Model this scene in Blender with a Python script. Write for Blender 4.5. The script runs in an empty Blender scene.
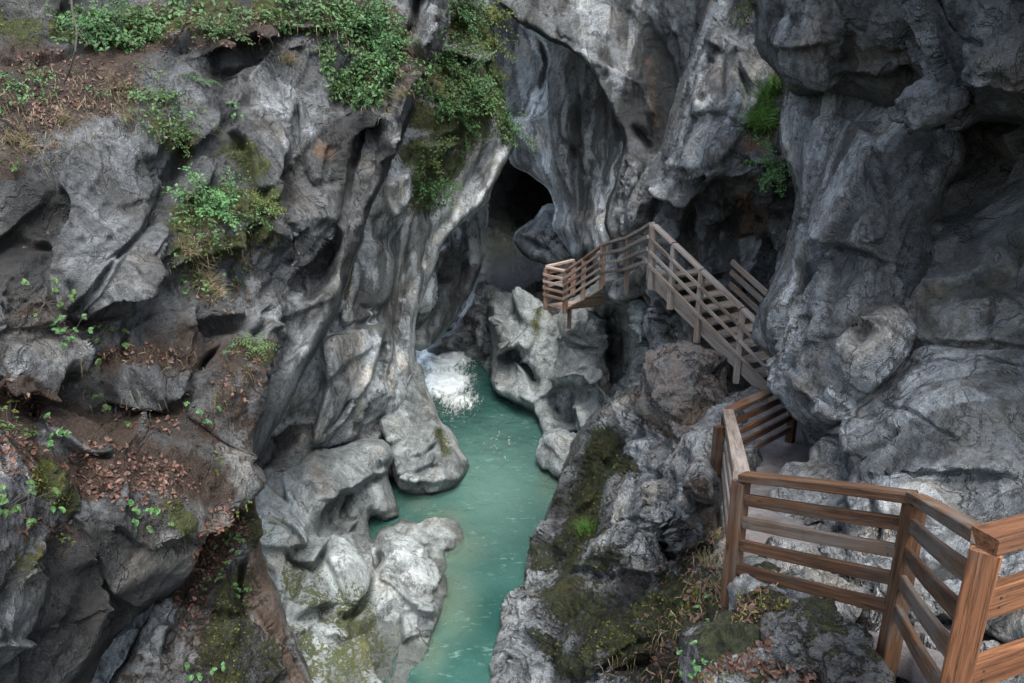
import bpy, bmesh, math, random
import numpy as np
from mathutils import Vector, Matrix
R = math.radians
random.seed(7)
rng = np.random.default_rng(11)
SC = bpy.context.scene
COL = SC.collection

# ------------------------------------------------------------------ camera
F = 720.0
TH = R(17.0)
ST, CT = math.sin(TH), math.cos(TH)
EYE = np.array([0.0, 0.0, 9.5])
RIGHT = np.array([1.0, 0, 0]); FWD = np.array([0, CT, -ST]); UP = np.array([0, ST, CT])

def at(px, py, d):
    """survey point: bearing of a feature on the photo plus its axial distance -> world"""
    px = np.asarray(px, float); py = np.asarray(py, float); d = np.asarray(d, float)
    a = (px - 512) / F * d; b = (341.5 - py) / F * d
    return EYE + a[..., None] * RIGHT + d[..., None] * FWD + b[..., None] * UP

def vat(px, py, d):
    return Vector(at(px, py, d))

def project(P):
    q = P - EYE
    d = q @ FWD
    d = np.where(np.abs(d) < 1e-6, 1e-6, d)
    return 512 + F * (q @ RIGHT) / d, 341.5 - F * (q @ UP) / d, d

cam_d = bpy.data.cameras.new('camera'); cam = bpy.data.objects.new('camera', cam_d); COL.objects.link(cam)
cam_d.sensor_width = 36; cam_d.lens = 36 * F / 1024; cam_d.clip_start = 0.05; cam_d.clip_end = 2000
cam.location = EYE; cam.rotation_euler = (R(90) - TH, 0, 0)
SC.camera = cam

# ------------------------------------------------------------------ noise
def _h(ix, iy, iz, seed):
    with np.errstate(over='ignore'):
        h = (ix.astype(np.uint32) * np.uint32(374761393) + iy.astype(np.uint32) * np.uint32(668265263)
             + iz.astype(np.uint32) * np.uint32(2147483647 - 1013) + np.uint32((seed * 974711 + 12345) & 0xffffffff))
        h = (h ^ (h >> np.uint32(13))) * np.uint32(1274126177)
        h = (h ^ (h >> np.uint32(16))) * np.uint32(2246822519)
        h = h ^ (h >> np.uint32(15))
    return h

def _hf(ix, iy, iz, seed):
    return _h(ix, iy, iz, seed).astype(np.float32) * np.float32(1 / 4294967295.0)

def vnoise(p, seed=0):
    f = np.floor(p); i = f.astype(np.int64); t = (p - f).astype(np.float32)
    t = t * t * t * (t * (t * 6 - 15) + 10)
    ix, iy, iz = i[:, 0], i[:, 1], i[:, 2]
    out = 0
    for dx in (0, 1):
        wx = t[:, 0] if dx else 1 - t[:, 0]
        for dy in (0, 1):
            wy = t[:, 1] if dy else 1 - t[:, 1]
            for dz in (0, 1):
                wz = t[:, 2] if dz else 1 - t[:, 2]
                out = out + wx * wy * wz * _hf(ix + dx, iy + dy, iz + dz, seed)
    return out * 2 - 1

def fbm(p, oct=4, seed=0, gain=0.5, lac=2.03):
    a, s, tot = 1.0, 0, 0
    for k in range(oct):
        s = s + a * vnoise(p * (lac ** k) + 17.3 * k, seed + k); tot += a; a *= gain
    return s / tot

def ridged(p, oct=4, seed=0, gain=0.5, lac=2.1):
    a, s, tot = 1.0, 0, 0
    for k in range(oct):
        s = s + a * (1 - np.abs(vnoise(p * (lac ** k) + 9.1 * k, seed + k)) * 2); tot += a; a *= gain
    return s / tot

def cells(p, seed=0, jit=0.9, two=False):
    """Worley: F1, F2, id-random(4), vector to the nearest seed (and the same for the second nearest)"""
    f = np.floor(p).astype(np.int64)
    n = len(p)
    d1 = np.full(n, 1e9, np.float32); d2 = np.full(n, 1e9, np.float32)
    b1 = np.zeros((n, 3), np.float32); i1 = np.zeros((n, 3), np.int64)
    b2 = np.zeros((n, 3), np.float32); i2 = np.zeros((n, 3), np.int64)
    for dx in (-1, 0, 1):
        for dy in (-1, 0, 1):
            for dz in (-1, 0, 1):
                ci = f + np.array([dx, dy, dz])
                cx, cy, cz = ci[:, 0], ci[:, 1], ci[:, 2]
                s = np.stack([cx + .5 + jit * (_hf(cx, cy, cz, seed) - .5), cy + .5 + jit * (_hf(cx, cy, cz, seed + 1) - .5),
                              cz + .5 + jit * (_hf(cx, cy, cz, seed + 2) - .5)], 1)
                v = (p - s).astype(np.float32); d = np.sqrt((v * v).sum(1))
                c = d < d1; e = (~c) & (d < d2)
                if two:
                    b2[c] = b1[c]; i2[c] = i1[c]; b2[e] = v[e]; i2[e] = ci[e]
                d2 = np.where(c, d1, np.where(e, d, d2)); d1 = np.where(c, d, d1)
                b1[c] = v[c]; i1[c] = ci[c]
    def rnd(i): return np.stack([_hf(i[:, 0], i[:, 1], i[:, 2], seed + 5 + k) for k in range(4)], 1) * 2 - 1
    if two: return d1, d2, rnd(i1), b1, rnd(i2), b2
    return d1, d2, rnd(i1), b1

def facets(p, cell, seed, k=0.5, jump=0.25, warp=0.35, squash=None, soft=.07):
    """angular broken-rock relief: every cell is a tilted plane, edges break"""
    q = p / cell
    q = q + warp * np.stack([fbm(q * 1.3, 3, seed + 31), fbm(q * 1.3 + 50, 3, seed + 41), fbm(q * 1.3 + 90, 3, seed + 51)], 1)
    if squash is not None: q = q @ squash
    d1, d2, rn, v, rn2, v2 = cells(q, seed, two=True)
    h = (v * rn[:, :3]).sum(1) * k + rn[:, 3] * jump
    h2 = (v2 * rn2[:, :3]).sum(1) * k + rn2[:, 3] * jump
    e = d2 - d1
    h = h + (h2 - h) * .5 * np.clip(1 - e / soft, 0, 1)
    return h * cell, e, rn[:, 3]

# ------------------------------------------------------------------ outlines and relief
def smooth_line(pts, closed, step=3.0, jitter=0.0, seed=0):
    P = np.array(pts, float); n = len(P); out = []
    m = n if closed else n - 1
    for i in range(m):
        if closed: p0, p1, p2, p3 = P[i - 1], P[i], P[(i + 1) % n], P[(i + 2) % n]
        else: p0, p1, p2, p3 = P[max(i - 1, 0)], P[i], P[i + 1], P[min(i + 2, n - 1)]
        L = np.linalg.norm(p2 - p1); k = max(1, int(L / step))
        t = (np.arange(k) / k)[:, None]
        # chord-safe Catmull-Rom (tension .5)
        m1 = (p2 - p0) * .5; m2 = (p3 - p1) * .5
        for mm in (m1, m2):
            l = np.linalg.norm(mm)
            if l > L: mm *= L / l
        out.append((2 * t**3 - 3 * t**2 + 1) * p1 + (t**3 - 2 * t**2 + t) * m1 + (-2 * t**3 + 3 * t**2) * p2 + (t**3 - t**2) * m2)
    if not closed: out.append(P[-1:])
    Q = np.concatenate(out)
    if jitter:
        z = np.concatenate([Q / 26.0, np.full((len(Q), 1), seed * 3.7)], 1)
        Q = Q + jitter * np.stack([fbm(z, 4, seed), fbm(z + 40, 4, seed + 7)], 1) * 1.6
    return Q

def seg_nearest(x, y, L, closed, arc=False):
    """nearest point of polyline L to every (x, y): distance, nx, ny, cross sign, arclen param"""
    A = L; B = np.roll(L, -1, 0) if closed else L[1:]
    if not closed: A = L[:-1]
    n = len(x); bd = np.full(n, 1e18); bx = np.zeros(n); by = np.zeros(n); cr = np.zeros(n); bu = np.zeros(n)
    ll = np.linalg.norm(B - A, axis=1); cum = np.r_[0, np.cumsum(ll)]
    for k in range(len(A)):
        ax, ay = A[k]; dx, dy = B[k] - A[k]; l2 = dx * dx + dy * dy + 1e-12
        t = np.clip(((x - ax) * dx + (y - ay) * dy) / l2, 0, 1)
        qx, qy = ax + t * dx, ay + t * dy
        d = (x - qx) ** 2 + (y - qy) ** 2
        c = d < bd
        bd = np.where(c, d, bd); bx = np.where(c, qx, bx); by = np.where(c, qy, by)
        cr = np.where(c, dx * (y - ay) - dy * (x - ax), cr); bu = np.where(c, cum[k] + t * ll[k], bu)
    if arc: return np.sqrt(bd), bx, by, cr, bu, cum[-1]
    return np.sqrt(bd), bx, by, cr

def inside(x, y, L):
    r = np.zeros(len(x), bool)
    A = L; B = np.roll(L, -1, 0)
    for k in range(len(A)):
        ax, ay = A[k]; bx, by = B[k]
        if ay == by: continue
        c = ((ay > y) != (by > y)) & (x < (bx - ax) * (y - ay) / (by - ay) + ax)
        r ^= c
    return r

def rbf(ctrl):
    C = np.array(ctrl, float); S = 200.0
    X = C[:, :2] / S; z = np.log(C[:, 2]); n = len(C)
    def phi(r): return np.where(r > 1e-9, r * r * np.log(np.maximum(r, 1e-9)), 0)
    D = np.linalg.norm(X[:, None] - X[None], axis=2)
    K = phi(D) + 0.004 * np.eye(n)
    Pm = np.c_[np.ones(n), X]
    M = np.block([[K, Pm], [Pm.T, np.zeros((3, 3))]])
    w = np.linalg.solve(M, np.r_[z, 0, 0, 0])
    lo, hi = C[:, 2].min() * .72, C[:, 2].max() * 1.35
    def f(x, y):
        xs, ys = x / S, y / S
        r = w[n] + w[n + 1] * xs + w[n + 2] * ys
        for i in range(n):
            r = r + w[i] * phi(np.hypot(xs - X[i, 0], ys - X[i, 1]))
        return np.clip(np.exp(r), lo, hi)
    return f

def grid_axis(lo, hi, a, b, fine, coarse):
    s = []
    if lo < a: s.append(np.arange(lo, min(a, hi), coarse))
    s.append(np.arange(max(lo, a), min(hi, b), fine))
    if hi > b: s.append(np.arange(max(b, lo), hi + coarse, coarse))
    return np.concatenate(s)

ATTRS = ('tone', 'moss', 'soil', 'warm', 'pale', 'streak')
ZB = np.full((170, 256), np.inf); ZP = np.zeros((170, 256, 3)); ZN = np.zeros((170, 256, 3)); ZO = np.empty((170, 256), object)   # survey table (4 px cells)
QUAL = 1.0

def mesh_from_grid(name, P, keep, vals, web=None):
    ny, nx = keep.shape
    cell = keep[:-1, :-1] & keep[1:, :-1] & keep[:-1, 1:] & keep[1:, 1:]
    if web is not None: cell &= ~web
    idx = np.arange(ny * nx).reshape(ny, nx)
    q = np.stack([idx[:-1, :-1], idx[1:, :-1], idx[1:, 1:], idx[:-1, 1:]], -1)[cell]
    used = np.zeros(ny * nx, bool); used[q.ravel()] = True
    new = np.cumsum(used) - 1
    q = new[q]; V = P.reshape(-1, 3)[used]
    me = bpy.data.meshes.new(name)
    me.vertices.add(len(V)); me.vertices.foreach_set('co', V.astype(np.float32).ravel())
    me.loops.add(q.size); me.loops.foreach_set('vertex_index', q.astype(np.int32).ravel())
    me.polygons.add(len(q)); me.polygons.foreach_set('loop_start', np.arange(0, q.size, 4, dtype=np.int32))
    me.update(calc_edges=True)
    me.polygons.foreach_set('use_smooth', np.ones(len(q), bool))
    for k, v in vals.items():
        at_ = me.attributes.new(k, 'FLOAT', 'POINT'); at_.data.foreach_set('value', v.reshape(-1)[used].astype(np.float32))
    me.update()
    return me

def tag(o, label=None, cat=None, group=None, kind=None):
    if label: o['label'] = label
    if cat: o['category'] = cat
    if group: o['group'] = group
    if kind: o['kind'] = kind
    return o

def paint_field(shape, x, y, strokes, base):
    """wear, moss, stains and painted light or shade with their own places: attr -> field"""
    v = {a: np.zeros(x.shape) + base.get(a, 0.0) for a in ATTRS}
    for s in strokes:
        a, val, w, pts = s
        L = np.array(pts, float)
        if len(L) == 1:
            d = np.hypot(x - L[0, 0], y - L[0, 1])
        else:
            d = seg_nearest(x, y, L, False)[0]
        g = np.exp(-(d / w) ** 2 * 1.0)
        if a in ('tone', 'streak'): v[a] = v[a] + val * g
        else: v[a] = np.maximum(v[a], val * g)
    return v

def rock(name, outline, ctrl, strokes=(), paint=(), base=None, mat=None, rnd=14, bulge=0.5, skirt=26, back=0.12,
         cell=(1.4, .45), facet=(.5, .4), rough=.10, jitter=2.5, seed=1, step=1.6, squash=None, scoop=0.0, big=.12, edge=.0, fine=.03, warp=.07, blur=6, fk=1.0, chip=.22, flow=None, sk=1.35, bk=.65, patch=1.0):
    step = step / QUAL
    L = smooth_line(outline, True, 3.0, jitter, seed)
    x0, y0 = L.min(0) - skirt - 4; x1, y1 = L.max(0) + skirt + 4
    gx = grid_axis(x0, x1, -30, 1054, step, 7.0); gy = grid_axis(y0, y1, -30, 713, step, 7.0)
    X, Y = np.meshgrid(gx, gy); sh = X.shape
    x, y = X.ravel(), Y.ravel()
    dist, qx, qy, _ = seg_nearest(x, y, L[::2], True)
    ins = inside(x, y, L[::2])
    keep = ins | (dist < skirt)
    px = np.where(ins, x, qx); py = np.where(ins, y, qy)
    f = rbf(ctrl)
    d = f(px, py)
    k = keep
    calm = np.zeros(len(x))
    for s in strokes:
        if s[0] == 'p':
            # slab: a flat plate of rock with crisp broken edges, proud of (or sunk in) its surroundings
            _, soft, amp, poly = s[:4]; fl = s[4] if len(s) > 4 else .55
            Lp = smooth_line(poly, True, 4.0, 1.4, seed + 11)
            m = (px > Lp[:, 0].min() - 8) & (px < Lp[:, 0].max() + 8) & (py > Lp[:, 1].min() - 8) & (py < Lp[:, 1].max() + 8)
            if not m.any(): continue
            t = seg_nearest(px[m], py[m], Lp, True)[0]; t = np.where(inside(px[m], py[m], Lp), t, -t)
            q_ = np.clip(t / soft + .5, 0, 1); q_ = q_ * q_ * (3 - 2 * q_)
            d[m] -= amp * q_; calm[m] = np.maximum(calm[m], fl * np.clip(t / 5, 0, 1))
            continue
        if s[0] == 'c':
            # water-polished or broad flat faces carry little relief
            t = seg_nearest(px, py, smooth_line(s[3], False, 6.0, 0, seed), False)[0]
            calm = np.maximum(calm, s[2] * np.exp(-(t / s[1]) ** 2)); continue
        typ, w, amp = s[0], s[1], (s[2] * sk if s[0] != 'b' else s[2])
        if typ == 'b':
            _, rx, amp, cx, cy, ry, rot = s
            c_, s_ = math.cos(R(rot)), math.sin(R(rot))
            u = ((px[k] - cx) * c_ + (py[k] - cy) * s_) / rx; v_ = (-(px[k] - cx) * s_ + (py[k] - cy) * c_) / ry
            d[k] -= amp * bk * np.exp(-(u * u + v_ * v_) ** 1.4)
            continue
        Ls = smooth_line(s[3], False, 5.0, 1.6, seed + 5)
        m = k.copy()
        bb0, bb1 = Ls.min(0) - 4 * w, Ls.max(0) + 4 * w
        m &= (px > bb0[0]) & (px < bb1[0]) & (py > bb0[1]) & (py < bb1[1])
        if not m.any(): continue
        t, _, _, cr, ua, ul = seg_nearest(px[m], py[m], Ls, False, True)
        # strokes thin out towards their ends and vary along the way
        zz = np.stack([ua / 22.0, np.full(len(ua), len(Ls) * 1.7), t * 0 + w], 1)
        tap = np.clip(np.minimum(ua, ul - ua) / (.22 * ul + 4), .0, 1) ** .7
        amp = amp * (.25 + .75 * tap) * (1 + .55 * fbm(zz, 2, seed + 2))
        t = t * (1 + .35 * fbm(np.stack([px[m] / 9, py[m] / 9, t * 0 + 3], 1), 3, seed + 8))
        if typ == 'g': amp = amp * tap
        if typ == 'g': d[m] += amp * np.maximum(0, 1 - t / w) ** 1.5
        elif typ == 'v': d[m] += amp * np.exp(-(t / w) ** 2)
        elif typ == 'r': d[m] -= amp * np.exp(-(t / w) ** 2)
        elif typ == 's':
            q_ = np.clip(np.where(cr > 0, t, -t) / 3.0 + .5, 0, 1); d[m] -= amp * np.exp(-np.where(cr > 0, t, 0) / w) * q_ * q_ * (3 - 2 * q_)
    D = d.reshape(sh)
    for _ in range(2):
        E = np.pad(D, 1, mode='edge'); D = (E[:-2, 1:-1] + E[2:, 1:-1] + E[1:-1, :-2] + E[1:-1, 2:] + 2 * E[1:-1, 1:-1]) / 6
    d = D.ravel().copy()
    # rounded rim, then a flank going back into the gorge side
    tt = np.clip(dist / rnd, 0, 1)
    d += np.where(ins, bulge * (1 - np.sqrt(np.clip(1 - (1 - tt) ** 2, 0, 1))), bulge + back * dist)
    W = at(px, py, d).reshape(sh[0], sh[1], 3)
    # normals of the base relief
    def normals(W):
        du = np.gradient(W, axis=1); dv = np.gradient(W, axis=0)
        n = np.cross(dv, du); l = np.linalg.norm(n, axis=2, keepdims=True)
        n = n / np.maximum(l, 1e-9)
        return n
    N = normals(W)
    view = W - EYE
    if True:
        # broad push direction: blurred lay of the rock, leaning to the open side
        B = W.copy()
        for _ in range(3):
            for ax in (0, 1):
                c = np.cumsum(np.concatenate([np.repeat(np.take(B, [0], ax), blur + 1, ax), B, np.repeat(np.take(B, [-1], ax), blur, ax)], ax), ax)
                n_ = B.shape[ax]; w_ = 2 * blur + 1
                B = (np.take(c, range(w_, w_ + n_), ax) - np.take(c, range(0, n_), ax)) / w_
        N = normals(B)
    flip = (N * view).sum(2) > 0
    N = np.where(flip[..., None], -N, N)
    N = N - .45 * view / np.linalg.norm(view, axis=2, keepdims=True)
    N = (N / np.linalg.norm(N, axis=2, keepdims=True)).reshape(-1, 3)
    W = W.reshape(-1, 3)
    kk = np.where(keep)[0]
    p = W[kk]
    h = np.zeros(len(kk))
    # where the surface turns edge-on the mesh is stretched: keep only relief it can carry
    st_ = np.maximum(np.linalg.norm(np.gradient(W.reshape(sh[0], sh[1], 3), axis=1), axis=2), np.linalg.norm(np.gradient(W.reshape(sh[0], sh[1], 3), axis=0), axis=2)).ravel()[kk]
    att = np.clip(4.5 * step * d[kk] / F / np.maximum(st_, 1e-6), .06, 1)
    slab = np.ones(len(kk)); joint = np.zeros(len(kk))
    if big: h += big * fbm(p * .55, 3, seed + 3)
    sq = squash
    if flow:
        e_ = at(*flow[1]) - at(*flow[0]); e_ = e_ / np.linalg.norm(e_); sq = np.eye(3) - (1 - flow[2]) * np.outer(e_, e_)
    if facet[0]:
        a, e, c_ = facets(p, cell[0], seed * 13 + 1, facet[0], facet[0] * .3, squash=sq, warp=warp)
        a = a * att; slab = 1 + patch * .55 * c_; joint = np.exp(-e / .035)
        h += fk * a - edge * cell[0] * np.exp(-(e / .06))
    if facet[1]:
        a, e, c_ = facets(p, cell[1], seed * 13 + 7, facet[1], facet[1] * .35, squash=sq, warp=warp)
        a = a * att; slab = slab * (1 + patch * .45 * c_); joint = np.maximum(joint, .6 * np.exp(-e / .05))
        gate = .35 + .65 * np.clip(.5 + 1.6 * fbm(p * .8, 2, seed + 77), 0, 1)
        h += fk * a * gate - edge * cell[1] * np.exp(-(e / .06))
    if scoop:
        d1, d2, rn, v = cells(p / (cell[0] * .8) + .3 * np.stack([fbm(p, 2, 3), fbm(p + 9, 2, 4), fbm(p + 19, 2, 5)], 1), seed + 91)
        h += scoop * (d1 ** 2 - .35)
    if chip:
        a, e, _ = facets(p, cell[1] * .42, seed * 13 + 17, .55, .3, squash=sq, warp=warp)
        a = a * att
        h += chip * a * np.clip(.55 + 1.8 * fbm(p * 1.1, 2, seed + 79), 0, 1)
    if rough:
        h += att * (rough * .25 * fbm(p * 1.7, 3, seed + 21) + rough * .34 * fbm(p * 6.5, 4, seed + 23, .62))
    if fine: h += att * fine * fbm(p * 14, 3, seed + 29, .6)
    vals = paint_field(sh, px, py, paint, base or {})
    gate2 = np.clip(.5 + 2.2 * fbm(p * .9, 3, seed + 83), 0, 1)
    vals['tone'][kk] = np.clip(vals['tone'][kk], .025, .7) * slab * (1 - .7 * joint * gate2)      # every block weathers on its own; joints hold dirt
    # moss and litter cushions thicken the surface and soften the rock below
    ms = np.clip(vals['moss'] + .5 * fbm(W * 2.2, 3, seed + 61) * (vals['moss'] > .05), 0, 1)
    h = h * (1 - .35 * np.clip(vals['soil'][kk], 0, 1))
    h += .10 * ms[kk] * (.5 + fbm(p * 6, 3, seed + 63)) + .04 * np.clip(vals['soil'][kk], 0, 1) * fbm(p * 9, 3, seed + 64)
    h = h * (1 - calm[kk])
    # keep the mapped outline of each mass: relief fades towards its rim
    rim = np.where(ins[kk], np.clip(dist[kk] / (rnd * 1.2), 0, 1), 0)
    h = h * (.30 + .70 * rim * rim * (3 - 2 * rim))
    W[kk] += N[kk] * h[:, None]
    P = W.reshape(sh[0], sh[1], 3)
    # no webs across a mouth or notch of the outline
    def span(a):
        a = a.reshape(sh); q = np.stack([a[:-1, :-1], a[1:, :-1], a[:-1, 1:], a[1:, 1:]]); return q.max(0) - q.min(0)
    i4 = ins.reshape(sh); allin = i4[:-1, :-1] & i4[1:, :-1] & i4[:-1, 1:] & i4[1:, 1:]
    web = ~allin & (np.hypot(span(px), span(py)) > 14)
    me = mesh_from_grid(name, P, keep.reshape(sh), {a: v for a, v in vals.items()}, web)
    o = bpy.data.objects.new(name, me); COL.objects.link(o)
    me.materials.append(mat or M['rock'])
    # survey table for planting
    Nn = normals(P); vv = P - EYE
    Nn = np.where(((Nn * vv).sum(2) > 0)[..., None], -Nn, Nn).reshape(-1, 3)
    ux, uy, dd = project(W[kk])
    ci = (ux / 4).astype(int); ri = (uy / 4).astype(int)
    ok = (ux >= 0) & (uy >= 0) & (ci < 256) & (ri < 170) & (dd > .3)
    order = np.argsort(-dd[ok]); ci, ri, dd_, pp, nn = ci[ok][order], ri[ok][order], dd[ok][order], W[kk][ok][order], Nn[kk][ok][order]
    Z = np.full((170, 256), np.inf); ZI = np.zeros((170, 256), int)
    Z[ri, ci] = dd_; ZI[ri, ci] = np.arange(len(dd_))
    c = Z < ZB
    ZB[c] = Z[c]; ZP[c] = pp[ZI[c]]; ZN[c] = nn[ZI[c]]; ZO[c] = name
    return o

def spot(px, py):
    """nearest surveyed rock surface seen at a bearing: point, normal"""
    c, r = int(min(max(px / 4, 0), 255)), int(min(max(py / 4, 0), 169))
    for k in range(6):
        for dr in range(-k, k + 1):
            for dc in range(-k, k + 1):
                if 0 <= r + dr < 170 and 0 <= c + dc < 256 and np.isfinite(ZB[r + dr, c + dc]):
                    return ZP[r + dr, c + dc].copy(), ZN[r + dr, c + dc].copy()
    return at(px, py, 10), np.array([0, 0, 1.])
# ------------------------------------------------------------------ materials
M = {}
class NT:
    def __init__(s, name):
        s.m = bpy.data.materials.new(name); s.m.use_nodes = True
        s.t = s.m.node_tree; s.n = s.t.nodes; s.l = s.t.links
        s.n.clear()
        s.out = s.n.new('ShaderNodeOutputMaterial')
    def link(s, a, b): s.l.new(a, b)
    def set(s, sock, v):
        if hasattr(v, 'is_linked') or isinstance(v, bpy.types.NodeSocket): s.l.new(v, sock)
        else: sock.default_value = v
    def noise(s, vec, scale, detail=6, rough=.6, dist=0.0):
        n = s.n.new('ShaderNodeTexNoise'); s.l.new(vec, n.inputs['Vector'])
        n.inputs['Scale'].default_value = scale; n.inputs['Detail'].default_value = detail; n.inputs['Roughness'].default_value = rough; n.inputs['Distortion'].default_value = dist
        return n.outputs['Fac']
    def math(s, op, a, b=None, c=None, clamp=False):
        n = s.n.new('ShaderNodeMath'); n.operation = op; n.use_clamp = clamp
        s.set(n.inputs[0], a)
        if b is not None: s.set(n.inputs[1], b)
        if c is not None: s.set(n.inputs[2], c)
        return n.outputs[0]
    def step(s, v, lo, hi, a=0.0, b=1.0):
        n = s.n.new('ShaderNodeMapRange'); n.interpolation_type = 'SMOOTHSTEP'
        s.set(n.inputs['Value'], v); s.set(n.inputs['From Min'], lo); s.set(n.inputs['From Max'], hi)
        n.inputs['To Min'].default_value = a; n.inputs['To Max'].default_value = b
        return n.outputs['Result']
    def mix(s, fac, a, b, blend='MIX'):
        n = s.n.new('ShaderNodeMix'); n.data_type = 'RGBA'; n.blend_type = blend
        s.set(n.inputs[0], fac)
        for sock, v in ((n.inputs[6], a), (n.inputs[7], b)):
            if isinstance(v, tuple): sock.default_value = (*v, 1)
            else: s.l.new(v, sock)
        return n.outputs[2]
    def attr(s, name):
        n = s.n.new('ShaderNodeAttribute'); n.attribute_name = name
        return n.outputs['Fac']
    def scale(s, vec, v):
        n = s.n.new('ShaderNodeVectorMath'); n.operation = 'MULTIPLY'; s.l.new(vec, n.inputs[0]); n.inputs[1].default_value = v
        return n.outputs[0]
    def add(s, vec, v):
        n = s.n.new('ShaderNodeVectorMath'); n.operation = 'ADD'; s.l.new(vec, n.inputs[0]); s.set(n.inputs[1], v)
        return n.outputs[0]
    def gray(s, v):
        n = s.n.new('ShaderNodeCombineColor')
        for i in range(3): s.l.new(v, n.inputs[i])
        return n.outputs[0]
    def bsdf(s, col, rough, height=None, dist=.05, strength=1.0, **kw):
        b = s.n.new('ShaderNodeBsdfPrincipled')
        s.set(b.inputs['Base Color'], (*col, 1) if isinstance(col, tuple) else col); s.set(b.inputs['Roughness'], rough)
        for k, v in kw.items(): s.set(b.inputs[k.replace('_', ' ')], v)
        if height is not None:
            bp = s.n.new('ShaderNodeBump'); bp.inputs['Distance'].default_value = dist; bp.inputs['Strength'].default_value = strength
            s.l.new(height, bp.inputs['Height']); s.l.new(bp.outputs[0], b.inputs['Normal'])
        s.l.new(b.outputs[0], s.out.inputs['Surface'])
        return b

def rock_material(name, cool=(.93, 1.0, 1.03), warmt=(1.05, 1.0, .89), contrast=1.0, streak_amt=.55, lichen=.5, cold=.0, dirt=.35, vein=0.0, bump=1.0, ochre=((.09, .055, .03), (.27, .165, .10))):
    s = NT(name)
    pos = s.n.new('ShaderNodeNewGeometry').outputs['Position']
    warp = s.n.new('ShaderNodeTexNoise'); warp.inputs['Scale'].default_value = .9; warp.inputs['Detail'].default_value = 4; s.link(pos, warp.inputs['Vector'])
    wv = s.n.new('ShaderNodeVectorMath'); wv.operation = 'MULTIPLY_ADD'; s.link(warp.outputs['Color'], wv.inputs[0]); wv.inputs[1].default_value = (.8, .8, .8); s.link(pos, wv.inputs[2])
    wpos = wv.outputs[0]
    n1 = s.noise(pos, .55, 7, .62); n2 = s.noise(wpos, 2.6, 9, .68); n3 = s.noise(pos, 15, 6, .72); n4 = s.noise(pos, 60, 3, .7)
    st = s.noise(s.scale(wpos, (2.2, 2.2, .28)), 1.0, 7, .6)
    st2 = s.noise(s.scale(wpos, (6, 6, .5)), 1.0, 5, .6)
    tone = s.attr('tone'); pale = s.attr('pale'); moss = s.attr('moss'); soil = s.attr('soil'); warm = s.attr('warm'); streak = s.attr('streak')
    v = s.math('ADD', 1.0, s.math('MULTIPLY', s.math('SUBTRACT', n1, .5), 1.2 * contrast))
    v = s.math('ADD', v, s.math('MULTIPLY', s.math('SUBTRACT', n2, .5), 2.1 * contrast))
    v = s.math('ADD', v, s.math('MULTIPLY', s.math('SUBTRACT', n3, .5), 2.0 * contrast))
    v = s.math('ADD', v, s.math('MULTIPLY', s.math('SUBTRACT', n4, .5), 1.1 * contrast))
    v = s.math('MAXIMUM', v, .18)
    v = s.math('MULTIPLY', v, tone)
    tint = s.mix(s.step(s.noise(wpos, .8, 6, .6), .50 + cold, .68 + cold), cool, warmt)
    col = s.mix(1.0, s.gray(v), tint, 'MULTIPLY')
    # thin calcite crust and lichen, with their own shapes
    pf = s.math('MULTIPLY', s.step(tone, .03, .10), 1.0); pf = s.math('MULTIPLY', pf, s.step(s.math('ADD', s.math('MULTIPLY', pale, .42), s.math('ADD', s.math('MULTIPLY', n2, .62), s.math('MULTIPLY', n3, .38))), .64, .80))
    col = s.mix(s.math('MULTIPLY', pf, .8), col, (.52, .54, .54))
    lf = s.step(s.noise(wpos, 7.5, 7, .75), .635, .70)
    col = s.mix(s.math('MULTIPLY', lf, lichen), col, (.38, .39, .38))
    # dark water streaks running down
    sf = s.step(s.math('ADD', st, s.math('MULTIPLY', streak, .22)), .52, .68)
    col = s.mix(s.math('MULTIPLY', sf, streak_amt), col, (.035, .034, .030))
    sf2 = s.math('MULTIPLY', s.step(st2, .60, .74), s.step(streak, .0, .8, .15, .8))
    col = s.mix(sf2, col, (.05, .047, .04))
    # grime
    df = s.step(s.noise(wpos, 1.5, 9, .72), .52, .70)
    col = s.mix(s.math('MULTIPLY', df, dirt), col, (.055, .052, .045))
    # small solution pits and dark lichen specks
    pt_ = s.step(s.noise(wpos, 19, 4, .6), .585, .64)
    col = s.mix(s.math('MULTIPLY', s.math('MULTIPLY', pt_, s.step(s.noise(pos, 1.4, 4, .6), .45, .62)), .5), col, (.030, .029, .026))
    # rust and ochre
    wf = s.step(s.math('ADD', s.math('MULTIPLY', warm, .75), s.math('MULTIPLY', s.math('SUBTRACT', n2, .5), 1.1)), .22, .62)
    col = s.mix(s.math('MULTIPLY', wf, .75), col, s.mix(n3, *ochre))
    # soil with needles
    so = s.step(s.math('ADD', s.math('MULTIPLY', soil, .8), s.math('ADD', s.math('MULTIPLY', s.math('SUBTRACT', n2, .5), 1.0), s.math('MULTIPLY', s.math('SUBTRACT', n3, .5), .7))), .30, .52)
    col = s.mix(so, col, s.mix(s.step(n4, .35, .65), (.022, .016, .011), (.085, .055, .038)))
    # hairline joints, the shade of their depth painted in as dark lines
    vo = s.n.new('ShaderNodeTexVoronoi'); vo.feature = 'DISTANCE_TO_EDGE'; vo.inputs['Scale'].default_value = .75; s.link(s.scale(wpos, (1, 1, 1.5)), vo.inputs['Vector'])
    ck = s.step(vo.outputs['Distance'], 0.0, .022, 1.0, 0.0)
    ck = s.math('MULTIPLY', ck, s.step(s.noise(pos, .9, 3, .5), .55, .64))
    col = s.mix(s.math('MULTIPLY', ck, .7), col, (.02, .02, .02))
    # fine fissures following the grain of the rock
    l1 = s.math('ABSOLUTE', s.math('SUBTRACT', s.noise(s.scale(wpos, (1.5, 1.5, .8)), 1.0, 6, .55, .3), .5))
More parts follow.
